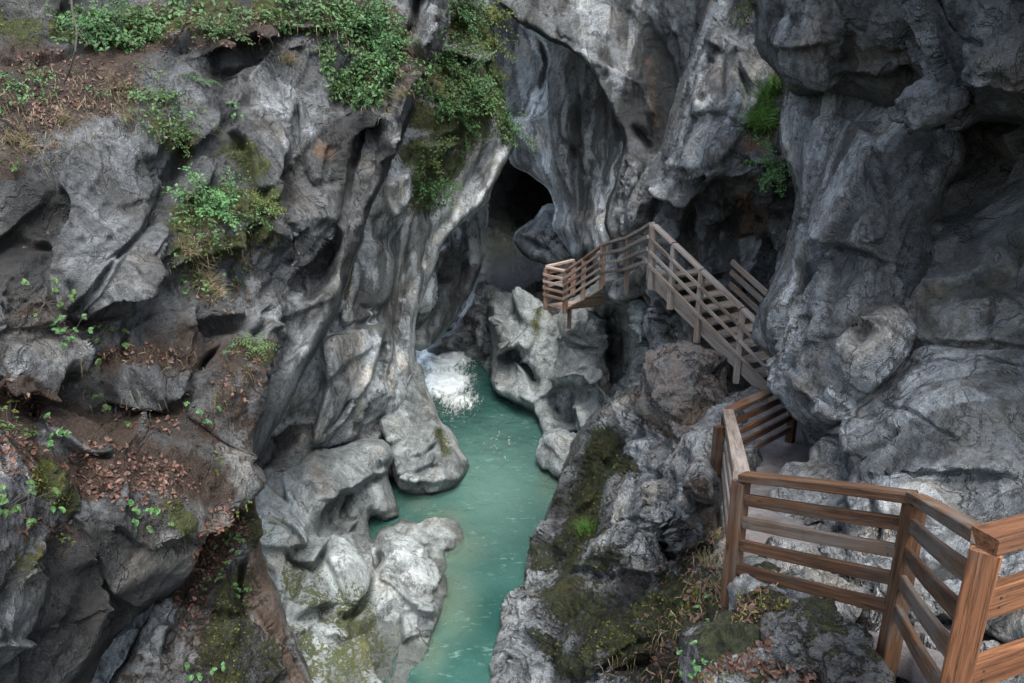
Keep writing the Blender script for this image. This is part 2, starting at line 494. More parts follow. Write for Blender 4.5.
    l2 = s.math('ABSOLUTE', s.math('SUBTRACT', s.noise(s.scale(pos, (4.2, 4.2, 2.2)), 1.0, 5, .55, .6), .5))
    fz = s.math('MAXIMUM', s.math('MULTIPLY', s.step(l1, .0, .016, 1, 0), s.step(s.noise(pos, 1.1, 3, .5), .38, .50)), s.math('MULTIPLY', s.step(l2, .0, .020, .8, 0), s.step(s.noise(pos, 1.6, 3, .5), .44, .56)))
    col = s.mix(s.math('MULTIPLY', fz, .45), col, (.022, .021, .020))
    if vein:
        vv = s.n.new('ShaderNodeTexVoronoi'); vv.feature = 'DISTANCE_TO_EDGE'; vv.inputs['Scale'].default_value = 1.6; s.link(s.scale(wpos, (1, 1.3, .7)), vv.inputs['Vector'])
        vf = s.math('MULTIPLY', s.step(vv.outputs['Distance'], 0, .02, 1, 0), s.step(s.noise(pos, 1.3, 3, .5), .5, .6))
        col = s.mix(s.math('MULTIPLY', vf, vein), col, (.5, .52, .54))
    # moss
    mv = s.math('ADD', s.math('MULTIPLY', moss, .85), s.math('ADD', s.math('MULTIPLY', s.math('SUBTRACT', n2, .5), 1.1), s.math('MULTIPLY', s.math('SUBTRACT', n3, .5), 1.5)))
    mf = s.step(mv, .34, .48)
    mcol = s.mix(s.step(n3, .35, .65), (.022, .030, .008), (.098, .120, .022))
    mcol = s.mix(s.step(s.noise(pos, 1.7, 4, .6), .56, .72), mcol, (.150, .135, .016))
    mcol = s.mix(s.step(n4, .45, .75), mcol, (.035, .030, .012))
    col = s.mix(s.math('MULTIPLY', mf, .93), col, mcol)
    h = s.math('ADD', s.math('MULTIPLY', n2, 1.0), s.math('MULTIPLY', n3, .65))
    h = s.math('ADD', h, s.math('MULTIPLY', n4, .22))
    h = s.math('SUBTRACT', h, s.math('MULTIPLY', ck, .35))
    h = s.math('SUBTRACT', h, s.math('MULTIPLY', fz, .55))
    h = s.math('ADD', h, s.math('MULTIPLY', mf, s.math('MULTIPLY', n4, .35)))
    # wet dark band at the waterline
    sx = s.n.new('ShaderNodeSeparateXYZ'); s.link(pos, sx.inputs[0])
    wet = s.step(s.math('ADD', sx.outputs[2], s.math('MULTIPLY', s.math('SUBTRACT', n2, .5), .7)), .10, .42, 1, 0)
    col = s.mix(s.math('MULTIPLY', wet, .62), col, (.040, .048, .038))
    rg = s.math('SUBTRACT', s.math('ADD', .62, s.math('MULTIPLY', n2, .35)), s.math('MULTIPLY', wet, .45))
    s.bsdf(col, rg, h, .14, bump, Specular_IOR_Level=.35)
    M[name] = s.m
    return s.m

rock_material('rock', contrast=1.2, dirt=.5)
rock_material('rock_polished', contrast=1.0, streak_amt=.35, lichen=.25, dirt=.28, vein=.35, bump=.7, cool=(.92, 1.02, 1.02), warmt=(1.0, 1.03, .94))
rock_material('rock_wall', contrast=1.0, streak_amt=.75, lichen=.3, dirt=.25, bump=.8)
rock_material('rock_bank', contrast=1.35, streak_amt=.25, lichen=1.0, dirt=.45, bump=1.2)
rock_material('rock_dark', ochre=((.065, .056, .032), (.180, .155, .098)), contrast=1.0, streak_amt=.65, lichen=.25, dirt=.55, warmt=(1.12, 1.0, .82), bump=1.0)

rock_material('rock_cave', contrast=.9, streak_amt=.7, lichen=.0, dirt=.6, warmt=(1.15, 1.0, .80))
def wood_material(name, a, b, grey, greyf):
    s = NT(name)
    tc = s.n.new('ShaderNodeTexCoord').outputs['Object']
    ri = s.n.new('ShaderNodeObjectInfo').outputs['Random']
    sh = s.n.new('ShaderNodeCombineXYZ'); s.link(s.math('MULTIPLY', ri, 37.0), sh.inputs[0]); s.link(s.math('MULTIPLY', ri, 11.0), sh.inputs[1])
    p = s.add(tc, sh.outputs[0])
    g = s.noise(s.scale(p, (1.6, 26, 26)), 1.0, 6, .6, .6)
    g2 = s.noise(s.scale(p, (5, 120, 120)), 1.0, 4, .6)
    w = s.noise(s.scale(p, (1.2, 7, 7)), 1.0, 6, .65)
    big = s.noise(p, 2.5, 5, .6)
    col = s.mix(s.step(g, .32, .68), a, b)
    col = s.mix(s.math('MULTIPLY', s.step(g2, .46, .66), .5), col, tuple(c * .35 for c in a))
    g3 = s.noise(s.scale(p, (.9, 55, 55)), 1.0, 5, .65, 1.2)
    col = s.mix(s.math('MULTIPLY', s.step(g3, .54, .66), .38), col, tuple(c * .4 for c in a))
    col = s.mix(s.math('MULTIPLY', s.step(s.noise(s.scale(p, (2.2, 12, 12)), 1.0, 7, .7), .55, .70), .6), col, tuple(c * .5 for c in grey))
    kn = s.n.new('ShaderNodeTexVoronoi'); kn.inputs['Scale'].default_value = 1.0; s.link(s.scale(p, (3.2, 9, 9)), kn.inputs['Vector'])
    kf = s.step(kn.outputs['Distance'], .05, .16, 1, 0)
    col = s.mix(s.math('MULTIPLY', kf, .7), col, tuple(c * .3 for c in a))
    gf = s.step(s.math('ADD', s.math('ADD', s.math('MULTIPLY', w, .6), s.math('MULTIPLY', big, .4)), s.math('MULTIPLY', s.math('SUBTRACT', ri, .5), .12)), .62 - greyf * .35, .74 - greyf * .25)
    col = s.mix(s.math('MULTIPLY', gf, .85), col, s.mix(g, tuple(c * .45 for c in grey), grey))
    col = s.mix(s.math('MULTIPLY', s.step(s.noise(p, 9, 5, .7), .60, .72), .6), col, (.03, .026, .022))
    col = s.mix(1.0, col, s.gray(s.math('ADD', .72, s.math('MULTIPLY', ri, .55))), 'MULTIPLY')
    h = s.math('ADD', s.math('MULTIPLY', g, .6), s.math('MULTIPLY', g2, .4))
    h = s.math('SUBTRACT', h, s.math('MULTIPLY', s.step(g3, .54, .66), .4))
    s.bsdf(col, .86, h, .009, 1.0, Specular_IOR_Level=.22)
    M[name] = s.m
wood_material('wood_red', (.050, .026, .014), (.118, .060, .031), (.115, .10, .085), .46)
wood_material('wood_new', (.098, .042, .019), (.190, .085, .040), (.12, .10, .085), .15)
wood_material('wood_grey', (.115, .085, .064), (.225, .18, .145), (.26, .24, .22), .6)
wood_material('wood_pink', (.21, .125, .095), (.40, .27, .205), (.38, .345, .31), .5)

def leaf_material(name, a, b, c, trans=.25):
    s = NT(name)
    ri = s.n.new('ShaderNodeObjectInfo').outputs['Random']
    g = s.n.new('ShaderNodeNewGeometry')
    pi = g.outputs['Random Per Island']
    n = s.noise(g.outputs['Position'], 5, 4, .6)
    col = s.mix(pi, a, b)
    col = s.mix(s.step(n, .45, .62), col, c)
    col = s.mix(1.0, col, s.gray(s.math('ADD', .75, s.math('MULTIPLY', ri, .5))), 'MULTIPLY')
    b_ = s.n.new('ShaderNodeBsdfPrincipled'); s.link(col, b_.inputs['Base Color']); b_.inputs['Roughness'].default_value = .5; b_.inputs['Specular IOR Level'].default_value = .35
    t = s.n.new('ShaderNodeBsdfTranslucent'); s.link(col, t.inputs['Color'])
    mx = s.n.new('ShaderNodeMixShader'); mx.inputs[0].default_value = trans
    s.link(b_.outputs[0], mx.inputs[1]); s.link(t.outputs[0], mx.inputs[2]); s.link(mx.outputs[0], s.out.inputs['Surface'])
    M[name] = s.m
leaf_material('leaf_green', (.034, .092, .028), (.090, .200, .070), (.055, .13, .042))
leaf_material('leaf_dark', (.026, .062, .018), (.075, .140, .038), (.052, .098, .030))
leaf_material('leaf_yellow', (.060, .095, .018), (.12, .155, .035), (.09, .10, .025))
leaf_material('grass_green', (.055, .150, .020), (.12, .25, .040), (.07, .17, .03))
leaf_material('grass_dry', (.13, .105, .06), (.26, .20, .125), (.08, .085, .03))
leaf_material('litter', (.040, .022, .016), (.150, .080, .055), (.070, .036, .024), .08)
leaf_material('moss_fuzz', (.030, .040, .008), (.115, .135, .020), (.110, .098, .014), .12)
s = NT('bark'); p = s.n.new('ShaderNodeNewGeometry').outputs['Position']
s.bsdf(s.mix(s.noise(p, 30, 5, .6), (.012, .010, .008), (.07, .055, .045)), .9, s.noise(p, 60, 4, .6), .01); M['bark'] = s.m
s = NT('galvanised_steel'); s.bsdf((.42, .43, .44), .42, Metallic=.9); M['steel'] = s.m
s = NT('screw_steel'); s.bsdf((.08, .075, .07), .5, Metallic=.7); M['steel_dark'] = s.m

# concrete-like trodden path
s = NT('path'); p = s.n.new('ShaderNodeNewGeometry').outputs['Position']
n2 = s.noise(p, 1.8, 8, .65); n3 = s.noise(p, 12, 6, .7); n4 = s.noise(p, 70, 3, .7)
c = s.mix(s.step(n2, .35, .65), (.095, .085, .086), (.17, .155, .155))
c = s.mix(s.math('MULTIPLY', s.step(n3, .52, .7), .6), c, (.06, .054, .052))
c = s.mix(s.math('MULTIPLY', s.step(s.noise(p, 3.3, 7, .7), .56, .68), .6), c, (.24, .23, .225))
c = s.mix(s.step(n4, .6, .75), c, (.07, .06, .055))
s.bsdf(c, .85, s.math('ADD', n3, s.math('MULTIPLY', n4, .5)), .03, .8); M['path'] = s.m

# glacial water
s = NT('water'); p = s.n.new('ShaderNodeNewGeometry').outputs['Position']
foam = s.attr('foam'); shal = s.attr('shallow')
big = s.noise(p, .35, 4, .5); mid = s.noise(s.scale(p, (1, .55, 1)), 1.6, 5, .6); rip = s.noise(s.scale(p, (1, .5, 1)), 6.0, 5, .6)
c = s.mix(s.step(big, .35, .65), (.016, .060, .051), (.036, .098, .083))
depth_sheen = s.attr('depth_sheen'); c = s.mix(depth_sheen, c, (.100, .185, .156)); c = s.mix(s.math('MULTIPLY', shal, .75), c, (.22, .29, .22))  # paler mid-river: depth and sky reflection painted into the water colour
wn = s.math('ADD', s.math('MULTIPLY', s.noise(s.scale(p, (1.2, .45, 1)), 9.0, 8, .7, 1.0), .5), s.math('MULTIPLY', s.noise(s.scale(p, (1.6, .35, 1)), 3.2, 6, .65, 1.2), .5))
fl = s.step(s.math('ADD', s.math('MULTIPLY', foam, .42), s.math('MULTIPLY', wn, 1.15)), .74, .96)
sp = s.math('MULTIPLY', s.math('MULTIPLY', s.step(s.noise(s.scale(p, (3.2, 7.5, 1)), 1.0, 5, .65, .8), .56, .66), s.step(s.noise(p, 1.1, 4, .6), .40, .60)), .42)  # pale flecks: specular glints painted into the water colour
c = s.mix(sp, c, (.22, .34, .29))
c = s.mix(s.math('MULTIPLY', fl, .97), c, (.74, .80, .79))
h = s.math('ADD', s.math('MULTIPLY', mid, .7), s.math('MULTIPLY', rip, .35))
h = s.math('ADD', h, s.math('MULTIPLY', fl, .5))
b_ = s.bsdf(c, s.math('ADD', .10, s.math('MULTIPLY', fl, .6)), h, .14, .9, IOR=1.33, Specular_IOR_Level=.5)
tr = s.n.new('ShaderNodeBsdfTransparent'); tr.inputs[0].default_value = (.55, .85, .75, 1)
mx = s.n.new('ShaderNodeMixShader'); s.link(s.math('MULTIPLY', shal, s.math('SUBTRACT', .62, s.math('MULTIPLY', fl, .5)), clamp=True), mx.inputs[0])
s.link(b_.outputs[0], mx.inputs[1]); s.link(tr.outputs[0], mx.inputs[2]); s.link(mx.outputs[0], s.out.inputs['Surface'])
M['water'] = s.m
s = NT('riverbed'); p = s.n.new('ShaderNodeNewGeometry').outputs['Position']
s.bsdf(s.mix(s.noise(p, .8, 5, .6), (.06, .14, .10), (.13, .22, .17)), .9); M['riverbed'] = s.m

# ------------------------------------------------------------------ daylight, overcast
w = bpy.data.worlds.new('World'); SC.world = w; w.use_nodes = True
nt = w.node_tree; bg = nt.nodes['Background']
sky = nt.nodes.new('ShaderNodeTexSky'); sky.sky_type = 'NISHITA'; sky.sun_disc = False
SUN_EL, SUN_AZ = R(64), R(160)       # azimuth from +Y towards +X: high, behind the viewer's left
sky.sun_elevation = SUN_EL; sky.sun_rotation = SUN_AZ; sky.air_density = 1.0; sky.dust_density = 2.5; sky.ozone_density = 1.0
bw = nt.nodes.new('ShaderNodeRGBToBW'); nt.links.new(sky.outputs[0], bw.inputs[0])      # cloud cover takes most of the blue out
mx = nt.nodes.new('ShaderNodeMix'); mx.data_type = 'RGBA'; mx.inputs[0].default_value = .48
nt.links.new(sky.outputs[0], mx.inputs[6]); nt.links.new(bw.outputs[0], mx.inputs[7])
nt.links.new(mx.outputs[2], bg.inputs['Color']); bg.inputs['Strength'].default_value = .15
sd = bpy.data.lights.new('sun', 'SUN'); sd.energy = 1.1; sd.angle = R(40); sd.color = (1, .97, .92)
so = bpy.data.objects.new('sun', sd); COL.objects.link(so)
dirv = Vector((math.sin(SUN_AZ) * math.cos(SUN_EL), math.cos(SUN_AZ) * math.cos(SUN_EL), math.sin(SUN_EL)))
so.rotation_euler = dirv.to_track_quat('Z', 'Y').to_euler(); so.location = (0, 0, 40)
vs = SC.view_settings; vs.view_transform = 'Standard'; vs.look = 'None'; vs.gamma = 1; vs.use_curve_mapping = False; vs.exposure = 2.22
SC.cycles.use_denoising = True; SC.cycles.max_bounces = 6; SC.cycles.diffuse_bounces = 3; SC.cycles.glossy_bounces = 2; SC.cycles.transparent_max_bounces = 8
SC.render.film_transparent = False
# ------------------------------------------------------------------ the gorge
def dw(py): return 9.5 / (ST + CT * (py - 341.5) / F)
STRATA = np.array([[.9, .25, .2], [-.2, 1.0, .35], [.25, -.3, 1.25]])

# left cliff, near: weathered face with ledges
cliff_left = rock('cliff_left',
  [(-420, -330), (150, -330), (452, -330), (450, -60), (446, 20), (428, 66), (408, 108), (394, 146), (380, 184), (366, 220), (358, 250), (347, 286), (333, 321), (314, 352), (299, 382), (282, 415), (265, 447),
   (242, 478), (208, 520), (182, 580), (150, 606), (114, 640), (86, 700), (70, 840), (-420, 840)],
  [(-420, -300, 7), (-420, 300, 4.6), (-420, 800, 3.6), (-100, -250, 12), (200, -300, 14.5), (430, -300, 18), (430, 0, 16.5), (380, 130, 15), (350, 230, 13.6), (300, 360, 12.2), (270, 440, 11.2),
   (250, 330, 10.4), (262, 400, 10.2), (215, 440, 9.3), (225, 490, 9.2), (180, 570, 8.8), (110, 630, 8.0), (60, 690, 7.4), (0, 340, 7.6), (60, 60, 11.2), (60, 140, 9.0), (60, 300, 8.3), (150, 200, 9.8), (140, 290, 9.2),
   (60, 400, 8.2), (60, 480, 7.0), (60, 540, 6.9), (60, 640, 6.9), (150, 400, 9.1), (150, 480, 8.2), (150, 540, 8.3), (0, 480, 6.2), (0, 640, 5.9), (230, 40, 12.6), (230, 130, 11.4), (225, 240, 10.6), (310, 20, 13.8),
   (300, 150, 12.6), (380, 40, 15.0), (150, 60, 11.6), (310, 260, 12.6), (-60, 100, 8.6)],
  [ # flat plates and hollows
   ('p', 4, 0.34, [(48, 174), (88, 133), (132, 141), (162, 163), (165, 199), (149, 225), (119, 256), (83, 291), (66, 304), (59, 247), (64, 203)], 0.7), ('p', 3, 0.22, [(169, 216), (173, 242), (145, 273), (88, 313), (75, 306), (119, 258), (149, 227)], 0.6), ('p', 4, 0.3, [(233, 120), (268, 106), (290, 128), (292, 159), (281, 185), (263, 185), (246, 137)], 0.65), ('p', 4, 0.25, [(180, 174), (206, 150), (220, 168), (200, 194), (184, 194)], 0.5), ('p', 4, 0.25, [(176, 84), (220, 84), (224, 124), (193, 146), (184, 120)], 0.5), ('p', 5, 0.25, [(265, 205), (300, 190), (340, 185), (345, 210), (320, 232), (285, 240)], 0.3), ('p', 9, -0.5, [(296, 232), (330, 222), (340, 238), (322, 268), (300, 290), (285, 300), (280, 270)], 0.3), ('p', 4, 0.3, [(0, 343), (26, 326), (57, 343), (85, 372), (60, 395), (0, 380)], 0.6), ('p', 5, 0.3, [(263, 330), (285, 322), (290, 345), (275, 372), (258, 378), (256, 350)], 0.5), ('p', 4, 0.28, [(50, 402), (72, 408), (100, 440), (92, 456), (60, 440), (40, 420)], 0.6), ('p', 8, 0.3, [(77, 515), (127, 540), (180, 530), (204, 518), (200, 545), (182, 580), (150, 602), (112, 590), (100, 560)], 0.55), ('p', 8, 0.15, [(0, 590), (40, 580), (75, 590), (60, 625), (30, 640), (0, 640)], 0.5), ('p', 8, 0.15, [(-20, 645), (50, 640), (85, 610), (108, 640), (90, 690), (0, 710)], 0.5), ('p', 4, 0.25, [(310, 120), (340, 110), (352, 140), (340, 176), (318, 180), (304, 150)], 0.5), ('p', 4, 0.3, [(178, 318), (205, 352), (190, 395), (150, 385), (130, 350), (150, 325)], 0.5), ('p', 4, 0.25, [(205, 380), (250, 378), (262, 420), (246, 455), (214, 440), (200, 410)], 0.4),
   # slab faces, joints and ledges
   ('s', 46, .42, [(182, 246), (146, 278), (112, 296), (84, 312)]), ('g', 5, .25, [(146, 232), (116, 258), (98, 268)]), ('g', 4, .22, [(84, 312), (60, 322), (40, 330)]),
   ('b', 46, -.9, 262, 72, 36, 12), ('s', 30, .65, [(330, 28), (285, 30), (240, 44), (208, 54)]), ('g', 9, .5, [(214, 58), (222, 90), (232, 116)]),
   ('g', 6, .5, [(292, 96), (296, 130), (294, 160), (300, 185)]), ('b', 20, .35, 318, 150, 30, 10),
   ('g', 7, .35, [(192, 118), (184, 152), (160, 200), (145, 236)]), ('b', 60, .5, 226, 214, 34, -10), ('s', 24, .35, [(285, 250), (240, 250), (190, 262), (165, 280)]),
   ('b', 44, .45, 160, 130, 22, 25), ('b', 30, -.3, 212, 330, 14, -8), ('s', 18, .35, [(248, 316), (215, 318), (188, 330)]), ('g', 6, .4, [(225, 345), (205, 362), (196, 385)]),
   ('b', 26, .35, 235, 372, 30, 10), ('s', 30, .1, [(90, 338), (50, 332), (0, 342)]), ('b', 50, .75, 108, 366, 42, 20), ('b', 46, .3, 34, 362, 26, -24), ('s', 22, .3, [(60, 398), (20, 392), (-20, 385)]), ('b', 36, .28, 70, 430, 26, -35),
   ('g', 6, .35, [(120, 380), (140, 410), (170, 420)]), ('s', 26, .3, [(170, 402), (140, 396), (112, 404)]),
   ('s', 40, .3, [(206, 524), (176, 532), (132, 542), (110, 528), (78, 514)]), 
   
   ('c', 34, .8, [(352, 200), (330, 270), (300, 340), (270, 430)]), ('c', 40, .45, [(120, 200), (90, 270)]), ('c', 40, .5, [(60, 600), (150, 570)]), ('c', 24, .5, [(262, 120), (275, 160)]),
   ('r', 7, .35, [(352, 236), (338, 280), (318, 330), (290, 380)]), ('v', 10, .5, [(334, 236), (316, 280), (296, 330), (272, 380)]), ('r', 8, .35, [(312, 230), (290, 272), (270, 330)]), ('v', 7, .3, [(290, 240), (272, 280), (262, 310)]),
   # root-like rib and scalloped wall towards the water
   ('r', 8, 1.3, [(436, -60), (432, 10), (418, 60), (400, 104), (386, 146), (376, 196), (366, 230)]), ('g', 7, .7, [(418, -40), (414, 20), (402, 56)]), ('g', 8, .7, [(366, 116), (352, 150), (348, 190), (338, 220)]),
   ('b', 26, -.55, 320, 282, 10, -38), ('b', 30, -.4, 285, 285, 16, -40), ('g', 6, .35, [(345, 232), (330, 260), (305, 280)]),
   ('b', 12, .4, 280, 340, 18, 35), ('s', 14, .3, [(294, 346), (282, 330), (264, 330)]), ('r', 6, .3, [(276, 262), (262, 300), (256, 330)]), ('g', 5, .3, [(300, 240), (282, 262), (262, 300)]),
   ('b', 24, .4, 300, 232, 18, -20), ('b', 20, -.3, 306, 318, 8, -35), ('s', 10, .25, [(330, 300), (300, 312), (276, 322)]), ('b', 16, .3, 322, 196, 20, 0)],
  [('moss', .7, 22, [(60, 30), (150, 30), (230, 14)]), ('moss', .75, 26, [(0, 20), (25, 30)]), ('soil', .9, 30, [(20, 60), (75, 85), (110, 60), (150, 40)]), ('soil', .9, 26, [(10, 100), (70, 110), (120, 85)]), ('soil', .8, 26, [(160, 20), (220, 30), (270, 12)]), ('soil', .7, 24, [(20, 130), (10, 160)]),
   ('moss', .95, 16, [(262, 5), (285, 12)]), ('moss', .8, 20, [(150, 122), (185, 140)]), ('moss', .95, 24, [(190, 215), (225, 205), (265, 205)]), ('moss', .75, 18, [(240, 145), (258, 165)]), ('warm', .8, 12, [(322, 148), (330, 152)]),
   ('moss', .7, 18, [(185, 250), (230, 245), (270, 232)]), ('soil', .6, 22, [(200, 272), (215, 290)]), ('moss', .75, 26, [(340, 20), (380, 50), (360, 90)]), ('soil', .8, 34, [(330, 10), (380, 20), (400, 60), (370, 90)]),
   ('soil', .8, 15, [(110, 360), (160, 352)]), ('soil', 1, 22, [(20, 395), (60, 410), (110, 440)]), ('soil', 1, 24, [(0, 400), (30, 470), (90, 480), (140, 470), (190, 490)]), ('soil', .8, 14, [(130, 420), (175, 415)]), ('soil', .62, 44, [(160, 350), (230, 350), (230, 420), (170, 440)]), ('soil', .5, 40, [(100, 330), (20, 320)]),
   ('soil', .7, 20, [(235, 360), (265, 352)]), ('moss', 1.0, 14, [(36, 476), (52, 490), (68, 504)]), ('moss', .8, 9, [(158, 508), (172, 525)]), ('moss', .5, 14, [(262, 350), (245, 365)]), ('moss', .5, 24, [(0, 580), (20, 560)]), ('soil', .4, 50, [(60, 540), (150, 520)]),
   ('tone', .075, 42, [(110, 200), (85, 250)]), ('tone', -.09, 22, [(34, 190), (36, 250)]), ('warm', .3, 18, [(34, 210), (38, 250)]), ('tone', .06, 30, [(50, 362)]), ('tone', .06, 30, [(275, 115)]), ('tone', -.06, 50, [(20, 300), (30, 200)]), ('tone', -.08, 46, [(265, 60)]), ('tone', -.07, 90, [(40, 640), (140, 600)]),
   ('warm', .35, 60, [(180, 330), (230, 420)]), ('tone', .17, 34, [(345, 220), (310, 310), (272, 430)]), ('tone', .06, 40, [(300, 250)]), ('streak', .5, 20, [(345, 120), (330, 200)])],
  base=dict(tone=.135, streak=.15), mat=M['rock'], rnd=12, bulge=.5, cell=(1.6, .5), facet=(.55, .6), rough=.13, chip=.42, seed=3, flow=((350, 220, 13.6), (265, 440, 11.2), .45), big=.1, back=.1, fine=.04)

# leaf-covered pinnacle at the foot of the left cliff
pinnacle = rock('rock_pinnacle',
  [(244, 484), (252, 488), (258, 520), (264, 560), (280, 606), (298, 650), (318, 700), (350, 840), (40, 840), (104, 700), (130, 650), (165, 590), (196, 540), (222, 508)],
  [(248, 488, 10.4), (262, 560, 10.3), (240, 540, 9.6), (200, 560, 9.6), (150, 650, 8.9), (240, 640, 8.6), (285, 640, 9.8), (310, 720, 9.6), (220, 720, 8.0), (100, 760, 8.3)],
  [('r', 8, .25, [(248, 486), (250, 530), (256, 590), (272, 640), (290, 700)]), ('g', 7, .4, [(246, 540), (242, 590), (238, 640)]), ('g', 5, .3, [(196, 560), (180, 620), (160, 690)]), ('s', 16, .3, [(240, 610), (200, 600), (180, 610)])],
  [('soil', 1, 22, [(235, 500), (215, 545), (190, 590)]), ('soil', .5, 40, [(200, 620), (150, 690)]), ('moss', .7, 12, [(246, 500), (246, 540)]), ('moss', .75, 30, [(235, 590), (225, 660), (240, 700)]), ('moss', .45, 20, [(262, 640), (275, 690)]), ('warm', .6, 20, [(190, 610), (230, 690)]), ('warm', .95, 14, [(254, 500), (262, 590), (284, 650), (300, 700)]), ('streak', .5, 14, [(256, 520), (268, 590), (290, 660)])],
  base=dict(tone=.26), mat=M['rock_bank'], rnd=10, bulge=.35, cell=(.9, .3), facet=(.4, .45), rough=.12, seed=9, skirt=14)

# left wall above the water: curtain and overgrown nose
cliff_nose = rock('cliff_spur',
  [(330, -330), (484, -330), (484, -20), (492, 30), (494, 60), (502, 84), (504, 112), (514, 136), (512, 152), (496, 182), (486, 206), (458, 226), (440, 250), (430, 280), (421, 305), (414, 330), (416, 362), (428, 405), (436, 424), (440, 445),
   (425, 470), (380, 480), (300, 500), (220, 500), (240, 430), (300, 300), (330, 120)],
  [(330, -300, 20), (480, -300, 24), (490, 20, 22.5), (505, 110, 22.8), (510, 145, 23), (460, 215, 22.6), (430, 270, 21.6), (416, 340, 21.6), (425, 400, 21.4), (430, 440, 20.6), (380, 470, 19.4), (420, 60, 20.3), (410, 170, 19.6), (400, 100, 19.3),
   (450, 100, 20.8), (450, 160, 21.6), (380, 250, 18.6), (360, 330, 17.8), (330, 420, 17.0), (260, 470, 16), (300, 400, 15.8), (400, 320, 20.2), (400, 390, 20.6), (385, 350, 18.8), (395, 20, 19.4), (385, 440, 19.6)],
  [ # flat plates and hollows
   ('c', 34, .85, [(500, 140), (476, 190), (440, 250), (424, 320)]), ('c', 46, .65, [(400, 260), (380, 330), (340, 400), (300, 460)]), ('r', 5, .35, [(506, 150), (484, 196), (446, 236)]), ('v', 6, .3, [(488, 150), (466, 196), (436, 240)]), ('r', 5, .25, [(476, 150), (456, 196), (430, 236)]),
   ('p', 5, 0.8, [(322, 344), (350, 329), (386, 324), (395, 340), (396, 372), (405, 392), (398, 408), (370, 434), (330, 448), (312, 440), (326, 384)], 0.45), ('s', 30, 0.3, [(392, 340), (372, 350), (350, 362), (330, 380)]), ('s', 26, 0.3, [(404, 396), (378, 402), (352, 420), (330, 440)]), ('g', 3, 0.2, [(372, 352), (356, 384), (338, 420)]), ('g', 3, 0.2, [(388, 346), (374, 376), (352, 412)]),
   ('p', 5, 0.6, [(384, 186), (402, 176), (410, 192), (400, 212), (388, 212)], 0.5), ('p', 6, 0.5, [(346, 252), (380, 244), (396, 262), (392, 296), (368, 318), (340, 320), (334, 286)], 0.45), ('p', 6, 0.5, [(484, 170), (500, 150), (508, 162), (488, 200), (460, 222), (440, 246), (446, 220)], 0.5),
   ('s', 26, .8, [(500, 60), (478, 62), (452, 52), (432, 58)]), ('b', 38, .5, 460, 100, 32, 20), ('b', 26, .5, 434, 120, 18, 20), ('s', 20, .6, [(412, 146), (440, 143), (470, 140)]), ('b', 24, .4, 436, 160, 20, 0), ('s', 12, .35, [(396, 134), (410, 134), (440, 130)]),
   ('s', 22, .7, [(384, 190), (398, 180), (410, 165)]), ('b', 16, .5, 388, 170, 22, 12), ('b', 15, .55, 380, 200, 18, 10), ('b', 20, .5, 404, 206, 12, -20),
   ('b', 18, .5, 398, 226, 14, -20), ('g', 8, .6, [(424, 226), (410, 250), (402, 285), (396, 330), (392, 370)]), ('g', 7, .45, [(365, 170), (360, 200), (352, 240), (340, 300), (320, 360)]),
   ('g', 7, .5, [(390, 324), (394, 350), (388, 380), (398, 396)]),
   ('g', 6, .5, [(356, 392), (340, 420), (322, 438)]), ('b', 18, -.5, 330, 320, 10, -30), ('b', 24, .4, 366, 270, 26, 40), ('b', 12, .4, 378, 292, 16, 20),
   ('v', 16, 1.0, [(290, 420), (270, 450), (255, 480)]), ('g', 5, .35, [(352, 300), (372, 310), (392, 300)]), ('b', 26, -.5, 408, 440, 34, 0)],
  [('moss', .85, 24, [(470, 20), (485, 40)]), ('soil', .7, 24, [(440, 10), (470, 30)]), ('moss', .9, 34, [(440, 70), (480, 100), (460, 125)]), ('moss', .95, 16, [(420, 110), (438, 122)]), ('moss', .95, 18, [(410, 152), (430, 158), (425, 180)]), ('moss', .85, 16, [(420, 200), (432, 185), (455, 165)]),
   ('moss', .7, 12, [(500, 100), (510, 135)]), ('moss', .7, 14, [(494, 60), (500, 100)]), ('warm', .8, 8, [(412, 94), (420, 102)]), ('tone', .08, 30, [(490, 165), (450, 225), (430, 270)]), ('tone', .14, 26, [(375, 345), (390, 395)]), ('tone', -.05, 40, [(330, 440), (270, 460)]),
   ('warm', .45, 22, [(290, 440), (262, 470)]), ('streak', .8, 24, [(395, 250), (385, 320)]), ('tone', .12, 18, [(398, 215), (388, 180)]), ('tone', .05, 30, [(360, 280)]), ('streak', .6, 20, [(408, 420)])],
  base=dict(tone=.40, streak=.1), patch=.6, mat=M['rock_wall'], rnd=9, bulge=.5, cell=(1.8, .6), facet=(.34, .36), rough=.08, chip=.15, seed=15, skirt=26, back=.16, flow=((490, 150, 22.8), (425, 290, 21.4), .35))

